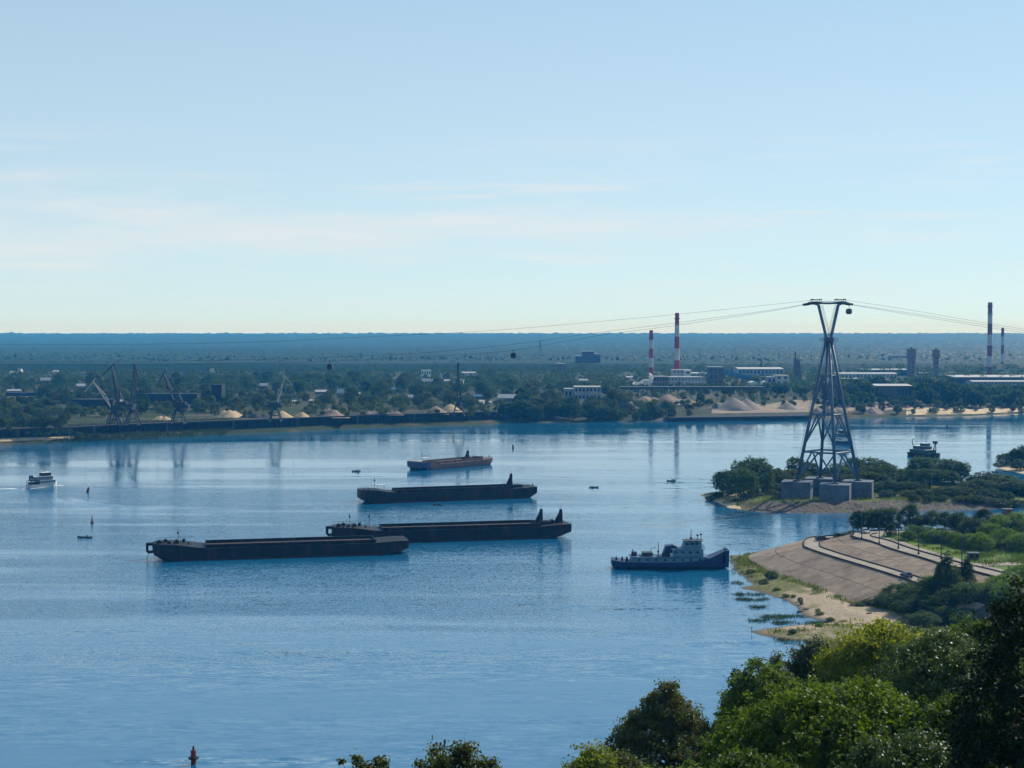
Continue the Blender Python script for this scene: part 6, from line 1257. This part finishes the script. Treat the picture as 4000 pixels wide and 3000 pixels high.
# grass and reeds (uncountable)
def tufts(name, label, spots, h, m, zf, n_each=60, spread=1.0):
    Q = []; q = np.random.default_rng(len(spots))
    for x, y, s in spots:
        c = np.stack([x + q.normal(0, s, n_each), y + q.normal(0, s * spread, n_each)], 1); z = np.array([zf(a_, b_) for a_, b_ in c]) ; ang = q.uniform(0, 6.28, n_each); hh = h * q.uniform(.5, 1.4, n_each); w = hh * .22; lx, ly = q.normal(0, .3, n_each) * hh, q.normal(0, .3, n_each) * hh
        a_ = np.stack([c[:, 0] - np.cos(ang) * w, c[:, 1] - np.sin(ang) * w, z - .05], 1); b_ = np.stack([c[:, 0] + np.cos(ang) * w, c[:, 1] + np.sin(ang) * w, z - .05], 1); d_ = np.stack([c[:, 0] + lx + np.cos(ang) * w * .3, c[:, 1] + ly, z + hh], 1); e_ = np.stack([c[:, 0] + lx - np.cos(ang) * w * .3, c[:, 1] + ly, z + hh], 1); Q.append(np.stack([a_, b_, d_, e_], 1))
    return tag(add(name, nquads(name, np.concatenate(Q)), M[m]), label, 'grass', kind='stuff')
q = random.Random(31); sp = []
for k in range(46):          # strip of grass between toe and water
    f = k / 45; i = int(18 + f * 50); x, y = L1[i]; sp.append((x - q.uniform(-.2, 3.0), y + q.uniform(-1, 1), 1.2))
sp += [(G(u, v).x, G(u, v).y, 1.3) for u, v in ((2880, 2225), (2900, 2240), (2930, 2255), (2960, 2275), (2900, 2215), (3180, 2460), (3220, 2465), (3260, 2460), (3100, 2480), (3030, 2474), (3140, 2478), (3290, 2440), (3310, 2470), (2870, 2190), (2890, 2198), (2920, 2205), (2950, 2215), (2980, 2245))]
tufts('shore_grass', 'rough grass between the paved slope and the water', sp, .55, 'grass', lambda x, y: max(0, beachZ(x, y)), 70)
sp = []
for u0, u1, v in ((2860, 2902, 2278), (2872, 2990, 2322), (2880, 3010, 2342), (2935, 3005, 2372), (2980, 3150, 2408), (2925, 2990, 2424), (3015, 3110, 2433), (3110, 3255, 2436), (3115, 3235, 2496), (3040, 3110, 2500), (2985, 3060, 2416)):
    for k in range(int((u1 - u0) / 7)): p = G(u0 + (u1 - u0) * q.random(), v + q.uniform(-3.5, 3.5)); sp.append((p.x, p.y, .75))
tufts('water_weed', 'dark weed patches in the shallow water off the beach', sp, .30, 'reed', lambda x, y: .0, 46, 1.8)
sp = []
for k in range(260):
    i = q.randrange(8, 60); x, y = L5[i]; d_ = q.uniform(3, 36); sp.append((x + d_, y - d_ * .1, 1.5))
tufts('plateau_grass', 'bright meadow grass on the green inside the upper road', sp, .5, 'grass', lambda x, y: ZT + .1, 60)
sp = []
for k in range(320):
    u = q.uniform(2760, 4010); v = q.uniform(1900, 1978); p = G(u, v, 2)
    if island_sd(p.x, p.y) > 3 and not any(abs(p.x - (TX + corner(c_, 0).x)) < 8 and abs(p.y - (TY + corner(c_, 0).y)) < 7 for c_ in range(4)): sp.append((p.x, p.y, 1.8))
tufts('island_grass', 'tall grass on the tower island', sp, .8, 'grass', lambda x, y: islZ(x, y), 40)
sp = []
for k in range(240):
    u = q.uniform(250, 900); v = interp(SH, u) - q.uniform(4, 15); p = G(u, v, 1.0); sp.append((p.x, p.y, 2.5))
tufts('far_reeds', 'green reeds along the waterline below the long quay', sp, 1.3, 'reed', lambda x, y: float(max(0, bank(np.array([x]), np.array([y - shoreY(x)]))[0])), 30)

# ---- big trees of the hillside in front
def fore(label, u, v0, v1, Y, wpx, shape, lm, seed, leaf=.13, dens=1.0, cl=.38, per=26, name='hillside_tree', up=.5, nlobe=16, limbs=14):
    top = D(u, v0, Y); bot = D(u, v1, Y); H = top.z - bot.z; W = wpx * Y / FPX; gz = hillZ(bot.x, Y); z0 = bot.z - gz
    r = np.random.default_rng(seed); nc = int(dens * 13.6 * W * (W + H) / 2 / (cl * 2.2)); L, Dn, P = crown_points(r, W, H, z0, shape, nlobe, nc, per, cl)
    o = tag(empty(name, (bot.x, Y, gz)), label, 'tree', 'trees of the near hillside')
    add('crown', nquads('crown', leaf_quads(L, leaf, r, up, .6, Dn)), M[lm], o)
    add('trunk', trunk_mesh(r, H + z0, .16 + W * .02, max(1.5, z0 + H * .8), limbs, P), M['bark'], o); return o
fore('pointed dark linden tree standing alone against the water', 2608, 2650, 3100, 118, 620, 'cone', 'leaf_brown', 101, .11, 1.3, .36, nlobe=44)
fore('large green maple filling the bottom right foreground', 3230, 2640, 3330, 88, 940, 'round', 'leaf_near', 102, .12, 1.25, .34, nlobe=60)
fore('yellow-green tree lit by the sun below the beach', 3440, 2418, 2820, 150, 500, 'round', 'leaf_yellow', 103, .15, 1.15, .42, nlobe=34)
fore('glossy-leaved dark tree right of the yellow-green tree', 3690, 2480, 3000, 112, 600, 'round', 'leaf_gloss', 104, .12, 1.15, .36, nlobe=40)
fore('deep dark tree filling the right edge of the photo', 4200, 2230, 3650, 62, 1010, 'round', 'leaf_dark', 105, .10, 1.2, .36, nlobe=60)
fore('dark conifer at the left end of the maple', 2870, 2600, 3050, 142, 210, 'cone', 'leaf_dark', 106, .12, 1.3, .36, nlobe=24)
fore('dark conifer peak just left of the yellow-green tree', 3030, 2535, 3000, 150, 360, 'cone', 'leaf_brown', 107, .13, 1.2, .4, nlobe=26)
fore('brownish leafy tree between the conifer and the yellow-green tree', 3190, 2495, 2980, 160, 360, 'round', 'leaf_brown', 108, .14, 1.2, .42, nlobe=26)
fore('olive sapling crown at the lower left of the hillside trees', 2320, 2895, 3200, 105, 260, 'round', 'leaf_yellow', 109, .11, .9, .32, nlobe=22)
fore('dark shrub crown between the sapling and the linden', 2430, 2930, 3220, 112, 280, 'round', 'leaf_brown', 110, .11, 1.0, .34, nlobe=20)
fore('bright green low crown below the linden', 2640, 2985, 3300, 80, 480, 'round', 'leaf_bright', 111, .10, 1.1, .30, nlobe=30)
fore('mid-green crown just behind the maple', 2985, 2585, 3060, 120, 400, 'round', 'leaf_near', 112, .12, 1.1, .36, nlobe=30)
fore('shaded crown beneath the glossy-leaved tree', 3740, 2700, 3300, 78, 560, 'round', 'leaf_near', 113, .11, 1.2, .34, nlobe=34)
fore('green crown at the foot of the beach bushes', 3570, 2440, 2780, 190, 380, 'round', 'leaf_near', 114, .16, 1.1, .45, nlobe=22)
fore('leafy crown below the riverside thicket', 3800, 2410, 2850, 170, 460, 'round', 'leaf_near', 115, .15, 1.2, .45, nlobe=26)
fore('low dark crown at the bottom edge under the maple', 2960, 2920, 3380, 74, 520, 'round', 'leaf_near', 116, .10, 1.2, .32, nlobe=30)
fore('low shaded crown at the bottom edge right of the maple', 3520, 2860, 3400, 70, 560, 'round', 'leaf_gloss', 117, .10, 1.2, .32, nlobe=30)
# thin sprays of twigs at the bottom edge
def spray(label, tips, Y, base, seed, lm='leaf_brown'):
    r = np.random.default_rng(seed); b0 = D(*base, Y); gz = hillZ(b0.x, Y); o = tag(empty('young_tree', (b0.x, Y, gz)), label, 'tree', 'trees of the near hillside'); mb = MB(); C = []
    c0 = Vector((0, 0, b0.z - gz)); mb.tube([(0, 0, -.5), (.1, 0, c0.z * .5), c0], [.16, .12, .06], 6)
    for u, v, rad in tips:
        p = D(u, v, Y) - Vector((b0.x, Y, gz)); p.y += r.normal(0, .4); mid = c0.lerp(p, .55) + Vector((r.normal(0, .12), r.normal(0, .12), 0)); mb.tube([c0, mid, p], [.035, .022, .008], 5)
        rr_ = rad * Y / FPX; n = int(26 + 900 * rr_ * rr_); C.append(np.array(p) + r.standard_normal((n, 3)) * rr_ * np.array([.5, .5, .45]) - np.array([0, 0, rr_ * .3])); C.append(np.array([tuple(mid.lerp(p, f)) for f in r.uniform(.1, .9, 12)]) + r.standard_normal((12, 3)) * .07)
    add('branches', mb.mesh('branches', True), M['bark'], o); add('crown', nquads('crown', leaf_quads(np.concatenate(C), .085, r, .4, .6)), M[lm], o)
spray('leafy twigs of a young tree at the bottom edge, left clump', [(1325, 2990, 14), (1395, 2955, 26), (1420, 2985, 26), (1388, 2978, 18), (1480, 2958, 26), (1500, 2975, 24), (1445, 2995, 22), (1495, 2998, 26), (1475, 2992, 18)], 62, (1430, 3120), 201)
spray('leafy twigs of a young tree at the bottom edge, right clump', [(1700, 2940, 40), (1715, 2970, 44), (1740, 2955, 34), (1780, 2935, 36), (1800, 2930, 36), (1825, 2915, 34), (1835, 2930, 30), (1785, 2970, 46), (1690, 2985, 44), (1750, 2990, 46), (1820, 2960, 34), (1880, 2962, 28), (1888, 2985, 26), (1925, 2970, 26), (1930, 2992, 26), (1630, 2998, 22), (1665, 2992, 28), (1835, 2995, 34)], 66, (1770, 3150), 202)
pq = D(1737, 2888, 70); g = thing('bare_pole', 'thin pole rising out of the bottom-edge twigs', 'pole', (pq.x, 70, hillZ(pq.x, 70))); MB().tube([(0, 0, -.3), (0, 0, pq.z - hillZ(pq.x, 70))], .03, 5).build('pole', M['steel_dark'], g); MB().box((0, 0, pq.z - hillZ(pq.x, 70) - .12), (.09, .09, .2)).build('cap', M['black'], g)

# ------------------------------------------------------------------ labels that single each plant and house out
ORD = ['first', 'second', 'third', 'fourth', 'fifth', 'sixth', 'seventh', 'eighth', 'ninth', 'tenth', 'eleventh', 'twelfth', 'thirteenth', 'fourteenth', 'fifteenth', 'sixteenth', 'seventeenth', 'eighteenth', 'nineteenth', 'twentieth']
by = {}
for o, d_, pl, u in REG: by.setdefault((d_, pl), []).append((u, o))
for (d_, pl), lst in by.items():
    lst.sort(key=lambda q: q[0])
    for i, (u, o) in enumerate(lst):
        lab = f'{d_} {pl}'.replace(', ,', ',')
        if len(lst) > 1: lab += f', {ORD[i]} from left' if i else ', leftmost'
        o['label'] = lab
